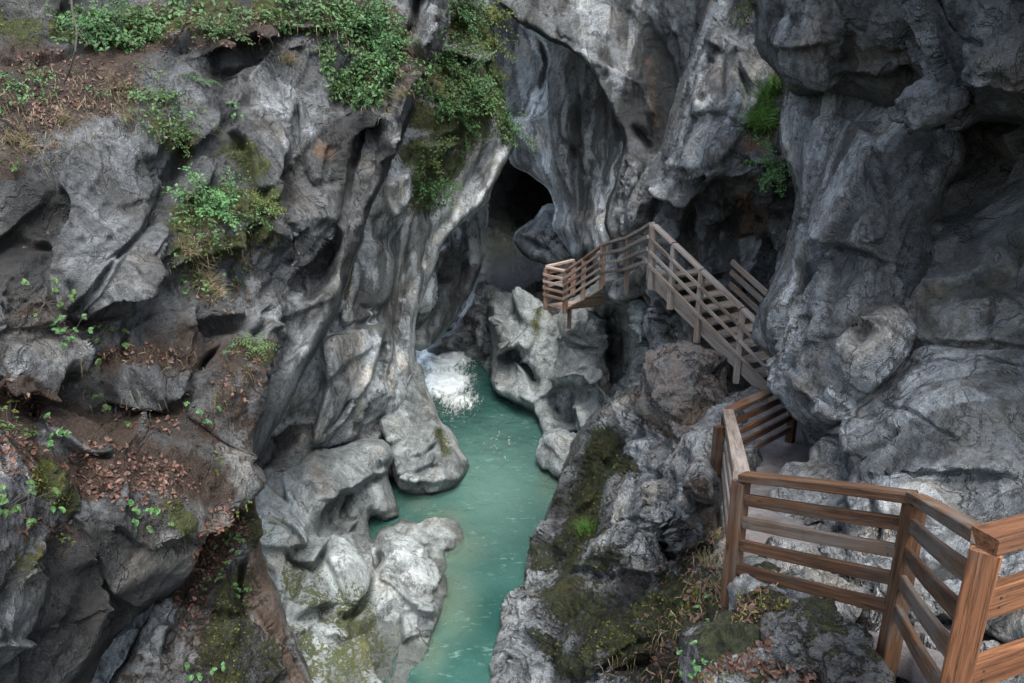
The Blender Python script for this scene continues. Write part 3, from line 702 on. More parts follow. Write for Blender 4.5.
# pale water-worn bedrock on the left bank
bank_left = rock('bank_left',
  [(225, 500), (262, 468), (285, 450), (310, 442), (330, 446), (362, 438), (382, 440), (394, 450), (394, 462), (388, 472), (394, 495), (400, 512), (396, 522), (378, 528), (400, 517), (424, 524), (438, 540), (448, 570), (449, 592), (440, 618), (428, 650), (416, 690), (404, 760), (380, 900), (-40, 900), (40, 640), (140, 540)],
  [(225, 500, 15), (262, 468, 16), (330, 450, 17.4), (390, 455, 18.4), (394, 495, 18.3), (330, 500, 15.6), (290, 520, 14.2), (398, 515, 17.6), (424, 526, 17.4), (446, 570, 16.0), (447, 600, 14.95), (430, 650, 13.4), (414, 690, 12.5), (370, 560, 15.0), (350, 620, 13.3), (330, 680, 11.6), (280, 640, 11.7), (280, 580, 12.8), (404, 590, 15.0), (395, 640, 13.2), (380, 760, 10.9), (250, 760, 9.6), (180, 700, 11.5), (60, 660, 12.5), (0, 860, 11)],
  [ # flat plates and hollows
   ('c', 30, .6, [(300, 480), (370, 460)]), ('c', 34, .5, [(350, 570), (420, 580)]),
   ('p', 6, 0.35, [(289, 467), (322, 443), (371, 440), (392, 453), (390, 460), (374, 469), (362, 483), (352, 492), (334, 502), (317, 530), (296, 516), (285, 492)], 0.5), ('p', 5, 0.35, [(357, 483), (385, 467), (390, 478), (397, 506), (371, 518), (369, 530), (352, 511)], 0.5), ('p', 7, -0.8, [(317, 525), (327, 506), (348, 492), (355, 497), (338, 520), (322, 540)], 0.5), ('p', 4, 0.3, [(259, 495), (280, 495), (294, 511), (317, 530), (310, 545), (260, 545)], 0.5), ('p', 6, 0.28, [(322, 551), (341, 528), (371, 525), (376, 565), (357, 598), (341, 600), (331, 570)], 0.5), ('p', 6, 0.35, [(376, 537), (390, 525), (404, 535), (444, 575), (446, 593), (432, 614), (413, 603), (390, 584), (378, 579)], 0.45), ('p', 4, 0.35, [(404, 606), (428, 606), (440, 620), (424, 640), (404, 634)], 0.4), ('p', 4, 0.3, [(290, 600), (316, 612), (306, 630), (288, 640), (284, 616)], 0.3),
   ('s', 40, .7, [(394, 470), (372, 478), (350, 500), (330, 535)]), ('b', 26, -.9, 346, 512, 12, -48), ('b', 30, .6, 330, 470, 24, -30), ('b', 16, .4, 378, 452, 12, 0), ('b', 14, .5, 376, 490, 18, 10), ('g', 6, .5, [(372, 452), (378, 470), (374, 490)]),
   ('g', 10, 1.1, [(372, 505), (372, 535), (378, 560), (374, 580)]), ('v', 10, .8, [(380, 512), (374, 530)]), ('b', 24, .5, 400, 570, 36, -12), ('b', 20, .5, 350, 565, 34, -5), ('g', 7, .6, [(332, 535), (322, 555), (312, 570), (296, 560), (280, 545)]),
   ('g', 6, .45, [(374, 580), (362, 600), (350, 620), (330, 620)]), ('b', 22, -.5, 305, 618, 11, -22), ('s', 16, .4, [(330, 605), (305, 610), (286, 628)]), ('r', 8, .4, [(410, 600), (428, 606), (440, 620)]), ('s', 14, .35, [(428, 604), (410, 604), (396, 620)]), ('g', 4, .1, [(400, 620), (404, 650), (398, 690)]),
   ('b', 26, .4, 290, 540, 20, 20), ('g', 6, .4, [(262, 520), (290, 530), (305, 545), (300, 565)]), ('g', 5, .3, [(310, 640), (340, 650), (370, 640)]), ('b', 24, .35, 340, 660, 18, 30), ('b', 14, .35, 414, 560, 22, -30), ('b', 16, .4, 300, 490, 20, 0)],
  [('pale', .45, 34, [(370, 560), (410, 580)]), ('moss', .52, 30, [(300, 580), (320, 620)]), ('moss', .62, 40, [(345, 615), (365, 650), (330, 690)]), ('moss', .58, 34, [(290, 650), (300, 680)]), ('moss', .3, 26, [(400, 640), (390, 670)]), ('moss', .5, 10, [(355, 605), (365, 612)]), ('warm', .5, 16, [(318, 470), (328, 490)]), ('warm', .4, 12, [(376, 450), (384, 462)]), ('moss', .4, 14, [(280, 520), (268, 540)]),
   ('streak', -.2, 60, [(400, 580)]), ('tone', .08, 30, [(405, 590), (425, 610)]), ('streak', .4, 12, [(440, 560), (446, 600)]), ('tone', -.06, 26, [(260, 500), (300, 470)]), ('tone', -.22, 70, [(60, 640), (140, 600), (60, 760)])],  # last tone stroke paints the dark of the gap into the rock
  base=dict(tone=.315, pale=.05), mat=M['rock_polished'], rnd=11, patch=.4, bulge=.8, cell=(1.2, .42), facet=(.45, .55), rough=.10, chip=.3, seed=21, flow=((380, 450, 18.2), (340, 620, 13.4), .5), skirt=14, back=.12, fine=.035)

# ledge of layered blocks at the waterline
ledge = rock('bank_ledge',
  [(378, 410), (392, 376), (416, 362), (428, 392), (436, 412), (444, 424), (452, 436), (460, 450), (467, 462), (464, 478), (452, 490), (436, 497), (412, 496), (398, 484), (388, 455)],
  [(430, 402, 20.8), (400, 380, 20.5), (384, 412, 19.4), (446, 430, 20.4), (465, 465, 20.0), (450, 490, 19.2), (420, 496, 18.9), (400, 470, 18.7), (410, 430, 19.4), (432, 460, 19.2)],
  [('s', 10, .4, [(462, 476), (430, 482), (400, 478)]), ('g', 4, .35, [(410, 478), (430, 466), (448, 468)]), ('g', 4, .35, [(424, 470), (428, 452), (440, 444)]), ('b', 9, .3, 440, 472, 7, 0), ('b', 8, .3, 428, 460, 7, 0), ('g', 4, .3, [(408, 460), (424, 456)]), ('b', 8, .3, 455, 455, 14, -30)],
  [('pale', .6, 9, [(430, 404), (444, 428), (462, 458)]), ('moss', .7, 8, [(438, 436), (448, 448)]), ('streak', .5, 8, [(452, 460), (462, 470)])],
  base=dict(tone=.29, pale=.05), mat=M['rock_polished'], patch=.5, rnd=9, bulge=.7, cell=(.8, .3), facet=(.3, .35), rough=.12, seed=27, skirt=12, step=1.3)

# mid-distance left buttress over the rapids
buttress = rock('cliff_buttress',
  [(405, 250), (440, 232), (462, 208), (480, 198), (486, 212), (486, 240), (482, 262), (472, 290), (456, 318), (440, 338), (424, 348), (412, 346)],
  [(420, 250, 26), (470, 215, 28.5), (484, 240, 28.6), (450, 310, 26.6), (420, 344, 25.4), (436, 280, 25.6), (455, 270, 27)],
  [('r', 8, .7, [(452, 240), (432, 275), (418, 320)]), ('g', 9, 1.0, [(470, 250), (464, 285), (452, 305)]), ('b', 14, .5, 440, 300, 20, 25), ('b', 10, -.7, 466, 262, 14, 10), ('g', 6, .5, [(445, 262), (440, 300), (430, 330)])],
  [('tone', .35, 14, [(478, 208), (470, 226), (480, 250)]), ('tone', .14, 12, [(446, 250), (426, 290)]), ('moss', .45, 10, [(466, 228), (476, 236)]), ('tone', -.10, 14, [(464, 270), (440, 330)]), ('pale', 1.0, 13, [(480, 205), (472, 225), (482, 255)])],  # right edge painted pale to carry the brightness of the lit gap
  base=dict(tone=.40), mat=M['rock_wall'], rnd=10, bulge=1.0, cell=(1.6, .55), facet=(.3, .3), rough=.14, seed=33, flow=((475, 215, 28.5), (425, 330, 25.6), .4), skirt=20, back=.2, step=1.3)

# rocks at the head of the pool, and dark back of the cave
rapids_rock = rock('rapids_bedrock',
  [(425, 352), (446, 336), (460, 318), (470, 296), (482, 280), (500, 290), (515, 300), (512, 360), (500, 378), (486, 372), (470, 360), (450, 352), (438, 356)],
  [(440, 346, 30.5), (470, 310, 32), (500, 300, 31), (500, 375, 27.5), (470, 355, 30.4), (485, 330, 30.5)],
  [('g', 5, .8, [(478, 300), (474, 330), (480, 360)]), ('b', 10, .7, 462, 335, 8, -20), ('b', 8, .8, 486, 350, 10, 20), ('g', 5, .6, [(450, 340), (462, 350), (480, 340)]), ('b', 8, -.8, 494, 352, 8, 0)],
  [('tone', -.1, 14, [(470, 335)]), ('pale', .6, 10, [(445, 342), (470, 352)]), ('warm', .4, 10, [(492, 362), (484, 352)])],
  base=dict(tone=.38, pale=.25), mat=M['rock_bank'], rnd=8, bulge=.8, cell=(1.1, .4), facet=(.5, .5), rough=.18, seed=39, skirt=14, back=.2, step=1.2)

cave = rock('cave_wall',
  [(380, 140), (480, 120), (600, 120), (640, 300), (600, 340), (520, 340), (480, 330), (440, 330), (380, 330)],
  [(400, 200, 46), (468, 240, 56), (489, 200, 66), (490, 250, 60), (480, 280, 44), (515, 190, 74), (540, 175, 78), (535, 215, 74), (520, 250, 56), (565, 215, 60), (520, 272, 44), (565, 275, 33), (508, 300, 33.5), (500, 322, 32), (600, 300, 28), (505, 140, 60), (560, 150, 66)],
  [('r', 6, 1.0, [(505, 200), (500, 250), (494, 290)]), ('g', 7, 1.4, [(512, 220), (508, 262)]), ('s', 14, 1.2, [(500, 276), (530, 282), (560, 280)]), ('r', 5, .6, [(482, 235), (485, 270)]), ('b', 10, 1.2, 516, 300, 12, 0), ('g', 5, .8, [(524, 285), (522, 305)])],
  [('tone', -.18, 50, [(540, 170), (528, 220), (550, 260)]), ('tone', -.18, 40, [(495, 190), (500, 250), (490, 270)]), ('tone', .35, 16, [(468, 200), (472, 235), (476, 262)]), ('tone', .02, 16, [(520, 298)]), ('streak', .8, 20, [(520, 295)])],  # missing light and the lit gap painted into tone, over brown-black rock
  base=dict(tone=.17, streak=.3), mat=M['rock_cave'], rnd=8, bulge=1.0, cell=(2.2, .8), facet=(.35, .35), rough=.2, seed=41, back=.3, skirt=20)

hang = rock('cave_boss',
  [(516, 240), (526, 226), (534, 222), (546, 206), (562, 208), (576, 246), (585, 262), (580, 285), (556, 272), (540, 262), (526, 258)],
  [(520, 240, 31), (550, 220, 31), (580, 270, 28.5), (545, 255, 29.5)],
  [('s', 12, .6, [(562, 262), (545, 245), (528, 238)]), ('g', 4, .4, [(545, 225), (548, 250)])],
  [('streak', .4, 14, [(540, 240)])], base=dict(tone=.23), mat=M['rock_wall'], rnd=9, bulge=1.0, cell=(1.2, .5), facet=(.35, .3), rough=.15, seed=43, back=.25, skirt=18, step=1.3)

# the smooth scoured wall over the cave
wall_back = rock('cliff_back',
  [(470, -330), (700, -330), (700, 120), (660, 240), (636, 290), (604, 300), (592, 262), (586, 250), (580, 262), (572, 258), (562, 240), (553, 226), (556, 206), (548, 190), (530, 176), (518, 168), (511, 158), (506, 140), (500, 100), (488, 40), (480, -40)],
  [(480, -300, 27), (690, -300, 25), (500, 60, 29.5), (505, 140, 30), (530, 172, 29.6), (555, 205, 28.5), (560, 240, 27.2), (580, 258, 25.8), (620, 250, 23.4), (640, 200, 22.4), (600, 130, 24.6), (560, 110, 26.8), (540, 60, 28.2), (560, 160, 27.2), (620, 60, 24.6), (690, 100, 22)],
  [('b', 24, -.5, 522, 75, 46, -20), ('g', 4, .4, [(536, 30), (543, 60), (541, 90), (548, 105)]), ('g', 4, .45, [(582, 80), (580, 110), (584, 150), (580, 165)]), ('s', 14, .5, [(502, 108), (514, 116), (530, 118), (548, 110)]), ('r', 9, .5, [(520, 130), (545, 150), (558, 180), (562, 206)]),
   ('v', 8, .6, [(526, 128), (540, 140), (548, 165)]), ('g', 5, .4, [(556, 130), (572, 150), (586, 175)]), ('v', 8, .7, [(556, 232), (566, 245), (574, 256)]), ('r', 7, .5, [(590, 180), (596, 215), (604, 245)]), ('s', 12, .35, [(560, 215), (580, 222), (596, 216)]), ('g', 4, .4, [(572, 165), (590, 176), (614, 186)]), ('g', 5, .35, [(600, 90), (606, 130), (604, 180)])],
  [('pale', .75, 5, [(560, 60), (566, 100), (564, 140), (570, 190)]), ('pale', .7, 5, [(584, 130), (586, 165), (594, 190)]), ('pale', .6, 5, [(600, 120), (602, 150)]), ('pale', .5, 6, [(604, 190), (606, 210)]), ('streak', .8, 14, [(596, 100), (606, 160)]), ('warm', .4, 14, [(598, 90), (604, 150)]), ('tone', -.08, 26, [(505, 40), (520, 90)]), ('tone', .06, 22, [(540, 100), (575, 60)]), ('streak', .6, 10, [(576, 110), (580, 200)]), ('tone', .05, 24, [(575, 230)])],
  base=dict(tone=.42, streak=.15), mat=M['rock_wall'], rnd=10, bulge=1.2, cell=(2.4, .8), facet=(.14, .16), rough=.07, chip=.12, flow=((560, 20, 27), (575, 240, 26), .28), seed=47, back=.55, skirt=24, big=.15)

wall_over = rock('cliff_overhang',
  [(494, -330), (800, -330), (790, 100), (740, 300), (660, 300), (622, 268), (612, 240), (606, 222), (612, 192), (618, 165), (622, 140), (612, 112), (600, 86), (586, 64), (566, 48), (540, 34), (516, 16), (498, -4), (490, -60)],
  [(500, -300, 22.6), (780, -300, 19), (500, 0, 23.4), (560, 45, 22.4), (600, 90, 21.8), (622, 140, 21.6), (612, 210, 21.4), (620, 262, 20.6), (680, 240, 18.6), (700, 120, 20.2), (650, 100, 21.4), (620, 40, 22.4), (700, 0, 20), (740, 100, 18.8), (740, 280, 16.8)],
  [('g', 3, .3, [(640, 40), (636, 80), (634, 120)]), ('b', 30, .5, 600, 30, 22, 30), ('r', 6, .4, [(645, 70), (650, 100), (656, 130)]), ('g', 7, .7, [(630, 125), (645, 140), (655, 155)]), ('v', 12, .15, [(668, 20), (664, 80), (660, 130)]), ('b', 14, .6, 632, 170, 26, 15), ('s', 16, .5, [(600, 60), (624, 72), (650, 76)]), ('b', 24, .5, 590, 50, 14, 36), ('r', 6, .5, [(640, 160), (622, 200), (618, 240)])],
  [('streak', 1.0, 12, [(654, 30), (652, 90), (650, 140)]), ('warm', .5, 9, [(650, 60), (654, 120)]), ('tone', -.08, 26, [(668, 40), (665, 110)]), ('pale', .5, 8, [(645, 90), (650, 118)]), ('pale', .6, 12, [(630, 170), (618, 215)]), ('tone', .05, 30, [(590, 30), (620, 60)]), ('tone', -.06, 40, [(700, 240)])],
  base=dict(tone=.165, streak=.25), mat=M['rock_wall'], rnd=5, bulge=.5, cell=(1.9, .6), facet=(.24, .4), rough=.09, chip=.35, seed=53, flow=((620, 0, 22.4), (625, 200, 21.4), .4), back=.2, skirt=22)

# right bulge carrying the grassy niche, hollow behind the stairs
cliff_mid = rock('cliff_bulge',
  [(724, -330), (900, -330), (900, 300), (850, 420), (790, 440), (730, 430), (690, 370), (680, 320), (668, 300), (640, 272), (628, 240), (626, 214), (640, 182), (650, 166), (664, 144), (672, 110), (682, 82), (694, 50), (704, 20), (712, -30)],
  [(730, -300, 15), (880, -300, 13), (710, 0, 17), (685, 80, 17.6), (660, 150, 17.6), (630, 220, 18.2), (700, 150, 15.6), (720, 80, 15.4), (760, 60, 14.4), (750, 160, 14.4), (730, 200, 14.8), (690, 210, 16.6), (720, 260, 17.6), (760, 260, 16.4), (680, 290, 17.2), (790, 160, 13.4), (740, 330, 16.0), (830, 350, 13)],
  [ # flat plates and hollows
   ('p', 6, 0.35, [(690, 60), (716, 20), (745, 60), (750, 120), (725, 160), (690, 170), (664, 160), (672, 120)], 0.5), ('p', 5, 0.3, [(720, 120), (750, 125), (790, 175), (720, 178), (690, 180), (668, 165)], 0.4),
   ('s', 20, .9, [(780, 185), (745, 182), (718, 178), (700, 196), (684, 208), (662, 198), (648, 186)]), ('s', 14, .4, [(796, 122), (745, 128), (720, 112), (690, 116)]), ('b', 24, .5, 720, 150, 26, 10), ('g', 6, .5, [(740, 60), (748, 100), (735, 130)]), ('r', 7, .4, [(716, 20), (700, 70), (692, 120)]), ('b', 18, -.6, 770, 130, 24, 0), ('s', 14, .6, [(794, 160), (768, 168), (742, 156)]),
   ('g', 8, .8, [(700, 190), (690, 230), (700, 270)]), ('v', 22, 1.0, [(720, 215), (750, 240), (770, 230)]), ('r', 6, .5, [(655, 180), (640, 206), (634, 236)]), ('b', 30, .7, 705, 285, 22, 40), ('s', 12, .3, [(720, 50), (702, 40), (690, 60)]), ('g', 4, .3, [(730, 20), (722, 60), (726, 110)])],
  [('moss', .95, 13, [(782, 84), (770, 105), (756, 130)]), ('warm', .9, 9, [(748, 148), (768, 142)]), ('moss', .7, 11, [(766, 165), (784, 170)]), ('warm', .75, 16, [(740, 200), (760, 220), (730, 250)]), ('streak', .9, 18, [(730, 195), (740, 260)]), ('tone', -.08, 30, [(700, 215), (750, 260)]), ('pale', .5, 14, [(700, 60), (680, 140)]), ('pale', .45, 12, [(700, 175), (660, 180)]), ('tone', .03, 30, [(700, 100), (660, 190)]), ('pale', .4, 18, [(700, 290)])],
  base=dict(tone=.21, streak=.15), mat=M['rock'], rnd=10, bulge=.8, cell=(1.3, .42), facet=(.36, .5), rough=.10, chip=.4, seed=59, flow=((712, 40, 17), (650, 190, 17.4), .45), back=.15, skirt=22)

# water-sculpted rocks on the right bank below the far walkway
sculpt = rock('bank_sculpted',
  [(488, 306), (496, 300), (510, 296), (522, 298), (538, 300), (548, 312), (556, 316), (566, 304), (580, 298), (592, 290), (604, 280), (622, 272), (640, 268), (668, 262), (672, 330), (660, 400), (640, 430), (610, 436), (596, 432), (590, 438), (576, 434), (560, 437), (546, 440), (540, 432), (536, 416), (520, 402), (498, 394), (492, 380), (494, 350), (490, 326)],
  [(494, 310, 27.5), (520, 300, 26.5), (550, 316, 25.6), (580, 300, 23.6), (605, 284, 22.2), (640, 270, 19.6), (665, 270, 18.4), (500, 390, 25.4), (540, 430, 22.9), (575, 436, 22.5), (600, 434, 21.6), (640, 420, 18.6), (660, 350, 18), (620, 350, 20.6), (575, 360, 23.2), (530, 360, 25), (570, 400, 23)],
  [ # flat plates and hollows
   ('p', 8, 0.7, [(548, 358), (560, 321), (581, 316), (590, 330), (602, 358), (597, 382), (574, 384), (550, 382)], 0.5), ('p', 7, -0.5, [(550, 391), (560, 384), (578, 387), (585, 405), (583, 420), (555, 420)], 0.4), ('p', 6, 0.5, [(496, 323), (515, 305), (546, 301), (534, 321), (532, 349), (510, 347), (503, 354)], 0.5), ('p', 4, -0.7, [(501, 354), (508, 347), (522, 348), (527, 356), (525, 368), (520, 387), (501, 382)], 0.5), ('p', 4, -0.7, [(523, 358), (532, 362), (540, 385), (535, 392), (526, 375)], 0.4), ('p', 7, -0.9, [(602, 321), (623, 305), (632, 330), (632, 363), (621, 394), (607, 391), (600, 365), (607, 342)], 0.4), ('p', 5, 0.6, [(600, 283), (630, 295), (621, 307), (602, 316)], 0.4),
   ('b', 18, 1.1, 573, 322, 26, 10), ('b', 22, .9, 568, 366, 30, -10), ('b', 13, -1.0, 514, 356, 9, 0), ('s', 10, .9, [(526, 356), (515, 348), (503, 354)]), ('g', 9, 1.1, [(528, 360), (536, 378), (540, 392)]), ('b', 20, -0.5, 570, 402, 16, 0), ('s', 14, 1.2, [(594, 396), (580, 388), (562, 386), (548, 394)]), ('v', 14, 1.2, [(616, 300), (612, 330), (614, 360), (618, 390)]), ('b', 16, -.9, 612, 345, 40, 4),
   ('r', 7, .9, [(600, 310), (603, 350), (605, 400)]), ('r', 9, 1.2, [(640, 290), (644, 330), (640, 370)]), ('r', 6, .7, [(494, 310), (502, 350), (498, 388)]), ('g', 4, .5, [(560, 340), (580, 348), (604, 350)]), ('g', 4, .4, [(555, 318), (562, 350)]), ('g', 4, .4, [(578, 330), (590, 340), (602, 345)]), ('g', 4, .35, [(570, 372), (590, 366)]), ('b', 20, .8, 530, 335, 14, 20), ('b', 14, .6, 600, 300, 10, -10),
   ('s', 14, .9, [(628, 296), (612, 290), (600, 282)]), ('b', 12, .6, 520, 390, 14, 0), ('g', 5, .5, [(556, 400), (560, 425)]), ('b', 12, .5, 592, 415, 20, 10), ('g', 6, 1.2, [(588, 308), (600, 315), (614, 306)])],
  [('moss', .55, 9, [(538, 318), (536, 336)]), ('pale', .35, 30, [(530, 330), (560, 420)]), ('streak', .8, 9, [(612, 310), (614, 390)]), ('warm', .45, 8, [(606, 340), (608, 390)]), ('tone', -.14, 14, [(613, 350)]), ('moss', .35, 8, [(532, 370), (540, 390)]), ('tone', .06, 40, [(520, 360), (560, 420)]), ('tone', -.10, 14, [(612, 290)])],
  base=dict(tone=.27, pale=.0), mat=M['rock_polished'], rnd=9, bulge=1.0, patch=.35, cell=(1.5, .5), facet=(.5, .55), rough=.10, flow=((560, 310, 24), (575, 430, 22.5), .6), seed=61, back=.2, skirt=16, step=1.3)

# pale ribbed rock carrying the stair head
pier = rock('stair_pier',
  [(600, 286), (612, 280), (628, 276), (642, 266), (652, 262), (668, 278), (690, 306), (708, 340), (726, 392), (722, 430), (690, 440), (655, 440), (645, 400), (650, 350), (644, 320), (650, 300), (636, 298), (620, 304), (606, 298)],
  [(604, 290, 18.6), (625, 284, 17.2), (645, 275, 15.6), (690, 275, 14.6), (730, 340, 13.4), (650, 340, 15.2), (660, 420, 14.4), (720, 400, 12.8), (680, 330, 13.8)],
  [('b', 10, .5, 662, 300, 18, 0), ('b', 8, .4, 654, 326, 10, 0), ('g', 6, .7, [(674, 280), (678, 305), (670, 325)]), ('v', 8, .5, [(650, 310), (662, 318), (676, 322)]), ('g', 5, .4, [(652, 336), (646, 352)])],
  [('streak', .5, 12, [(662, 300)]), ('soil', .5, 12, [(676, 330), (690, 320)]), ('moss', .5, 10, [(670, 334)])],
  base=dict(tone=.25, pale=.1), mat=M['rock_bank'], rnd=9, bulge=.6, cell=(.8, .3), facet=(.4, .4), rough=.14, seed=67, back=.1, skirt=14)

# mossy slope between river and walkway
slope = rock('slope_right',
  [(494, 690), (496, 650), (505, 625), (514, 600), (527, 570), (538, 540), (547, 510), (556, 482), (566, 456), (580, 432), (594, 416), (606, 408), (618, 396), (640, 384), (660, 400), (690, 424), (716, 404), (735, 392), (765, 384), (800, 400), (850, 450), (880, 520), (950, 560), (1100, 560), (1400, 620), (1400, 980), (560, 980), (470, 900), (482, 760)],
  [(498, 683, 12.6), (530, 690, 11.6), (530, 640, 12.6), (515, 605, 14.8), (540, 540, 16.9), (556, 482, 19.0), (590, 420, 19), (640, 390, 15.6), (680, 435, 12.4), (650, 460, 13.2), (600, 480, 15.4), (570, 540, 14.6), (620, 560, 12.0), (560, 610, 12.4), (540, 680, 11.4), (600, 640, 9.8), (650, 620, 8.7), (690, 560, 8.7), (705, 480, 9.2), (722, 440, 10.4), (735, 405, 12.0), (775, 400, 12.3), (800, 440, 10.9), (770, 450, 10.6), (715, 520, 8.2), (725, 600, 6.7), (690, 650, 6.6), (640, 690, 7.6), (760, 600, 6.15), (780, 520, 8.7), (800, 500, 9.5),
   (800, 640, 5.05), (870, 660, 4.6), (880, 600, 6.0), (960, 640, 5.0), (1000, 600, 5.4), (1100, 700, 4.2), (700, 760, 5), (900, 800, 3.5), (1300, 700, 2.6), (560, 800, 8.0), (1300, 900, 2.3)],
  [ # flat plates and hollows
   ('p', 4, 0.4, [(620, 452), (629, 426), (650, 419), (643, 445), (641, 454)], 0.5), ('p', 5, 0.5, [(643, 447), (671, 449), (681, 489), (676, 522), (643, 522), (610, 522), (634, 473)], 0.45), ('p', 4, 0.35, [(681, 466), (695, 430), (720, 426), (718, 473), (711, 503), (690, 491)], 0.5), ('p', 4, 0.35, [(610, 527), (676, 524), (671, 545), (652, 560), (610, 550)], 0.4),
   # grey jointed boss above the niche
   ('b', 40, .9, 660, 480, 50, -10), ('s', 34, .9, [(690, 545), (664, 572), (640, 572), (612, 560)]), ('v', 14, 1.4, [(682, 520), (676, 550), (670, 570)]), ('g', 5, .5, [(622, 455), (650, 470), (676, 486)]), ('g', 4, .4, [(610, 530), (640, 520), (676, 530)]), ('g', 4, .4, [(640, 440), (644, 462), (660, 476)]), ('b', 15, -.7, 660, 438, 12, 20), ('s', 16, .7, [(684, 444), (664, 424), (644, 420)]),
   ('r', 8, .6, [(700, 460), (686, 500), (682, 540), (690, 570)]), ('g', 7, .7, [(684, 450), (676, 490), (678, 540)]), ('s', 30, .5, [(612, 440), (596, 470), (590, 500), (570, 520)]), ('g', 4, .3, [(630, 500), (655, 505), (672, 515)]), ('g', 4, .35, [(640, 490), (660, 500), (676, 500)]),
   ('b', 20, .5, 600, 430, 18, -40), ('g', 7, .45, [(590, 450), (604, 462), (616, 470)]),
   # gullies and mossy ribs running to the river
   ('g', 9, .2, [(540, 683), (552, 640), (545, 600), (556, 560)]), ('r', 6, .25, [(524, 683), (534, 640), (548, 600)]), ('g', 6, .15, [(512, 690), (514, 660), (520, 630)]), ('b', 18, .5, 575, 640, 30, 30), ('r', 16, .5, [(570, 680), (600, 640), (640, 610), (690, 590)]), ('s', 24, .3, [(690, 622), (640, 640), (600, 672), (590, 690)]), ('b', 15, -.65, 657, 606, 10, 10), ('g', 10, .4, [(560, 575), (600, 582), (640, 578)]),
   ('b', 26, .4, 620, 660, 18, -20), ('g', 8, .5, [(690, 600), (660, 650), (600, 690)]), ('b', 24, .35, 700, 530, 50, 5), ('g', 5, .4, [(722, 455), (716, 500), (724, 560)]), ('r', 6, .35, [(708, 450), (704, 480), (714, 500)]), ('b', 34, .4, 690, 660, 24, -30), ('g', 6, .3, [(720, 630), (700, 668), (690, 700)])],
  [('moss', .9, 18, [(600, 440), (590, 470), (580, 500)]), ('moss', .95, 10, [(614, 464), (634, 466)]), ('moss', .75, 20, [(590, 500), (580, 540), (575, 565)]), ('moss', .6, 16, [(545, 560), (560, 545)]), ('moss', .85, 20, [(580, 665), (610, 630), (650, 610), (680, 588)]), ('moss', .7, 14, [(562, 670), (555, 650)]), ('moss', .6, 16, [(620, 560), (600, 570)]), ('moss', .5, 16, [(640, 660), (610, 690)]), ('moss', .55, 24, [(690, 580), (705, 560)]), ('moss', .7, 26, [(700, 640), (740, 600), (780, 610)]), ('moss', .6, 20, [(680, 690), (720, 660)]), ('moss', .45, 14, [(560, 470), (555, 500)]),
   ('soil', .75, 30, [(700, 550), (690, 620), (660, 670), (700, 690)]), ('soil', .5, 22, [(640, 575), (600, 585)]), ('soil', .75, 40, [(740, 640), (850, 650)]), ('moss', .7, 34, [(640, 645), (560, 600)]), ('moss', .36, 22, [(570, 450), (548, 540), (530, 590)]), ('soil', .55, 40, [(610, 640), (650, 680)]), ('soil', .6, 24, [(700, 490), (712, 540)]), ('soil', .5, 20, [(740, 590), (760, 560)]), ('warm', .6, 16, [(610, 410), (640, 400), (690, 436)]), ('warm', .5, 18, [(690, 445), (700, 470)]), ('pale', .4, 20, [(520, 620), (545, 570), (530, 600)]), ('pale', .35, 26, [(570, 600), (600, 595)]), ('pale', .3, 14, [(700, 460), (720, 440)]), ('tone', -.06, 30, [(700, 560), (700, 620)]), ('tone', .05, 40, [(540, 600)]), ('warm', .3, 40, [(640, 640)])],
  base=dict(tone=.34, pale=.30, warm=.20), mat=M['rock_bank'], rnd=9, bulge=.6, cell=(1.1, .4), facet=(.5, .6), rough=.14, chip=.45, seed=71, back=.1, skirt=16, flow=((640, 420, 15), (530, 640, 12.8), .5), fine=.045)

# right cliff: the great bulging column by the path, the brown recess behind it
recess = rock('cliff_recess',
  [(860, 60), (1450, 60), (1450, 720), (1000, 640), (900, 600), (850, 580), (845, 470), (838, 440), (860, 330)],
  [(880, 100, 9.8), (960, 130, 9.2), (1024, 140, 8.4), (940, 250, 8.6), (1024, 280, 7.6), (880, 420, 7.8), (1024, 440, 6.5), (950, 480, 6.5), (870, 520, 6.6), (880, 570, 5.9), (1000, 560, 5.3), (1100, 560, 4.7), (1300, 300, 5), (1400, 600, 3.6), (1300, 100, 5.6), (1000, 630, 4.6)],
  [('s', 22, .22, [(1040, 352), (1000, 342), (950, 338), (910, 348), (888, 366)]), ('g', 2.5, .12, [(1050, 384), (990, 370), (910, 374)]), ('b', 60, .35, 960, 420, 40, -10), ('g', 2.5, .12, [(870, 405), (920, 425), (970, 455)]), ('s', 24, .12, [(1030, 486), (960, 476), (900, 470), (860, 478)]), ('b', 34, .35, 905, 500, 40, 10), ('g', 5, .25, [(870, 470), (880, 520), (874, 560)]), ('r', 10, .2, [(930, 300), (960, 320), (1000, 310)])],
  [('warm', .5, 110, [(950, 300), (1010, 300), (980, 420)]), ('tone', -.09, 60, [(1000, 170), (1040, 220)]), ('tone', .05, 50, [(960, 480), (900, 500), (1020, 480)]), ('streak', .4, 50, [(960, 250), (1020, 340)]), ('warm', .35, 30, [(900, 420)])],
  base=dict(tone=.25, streak=.1), mat=M['rock_dark'], rnd=10, bulge=.3, cell=(1.2, .36), facet=(.22, .26), rough=.09, seed=79, flow=((860, 420, 8), (1000, 340, 7), .5), back=.05, skirt=14, big=.2)

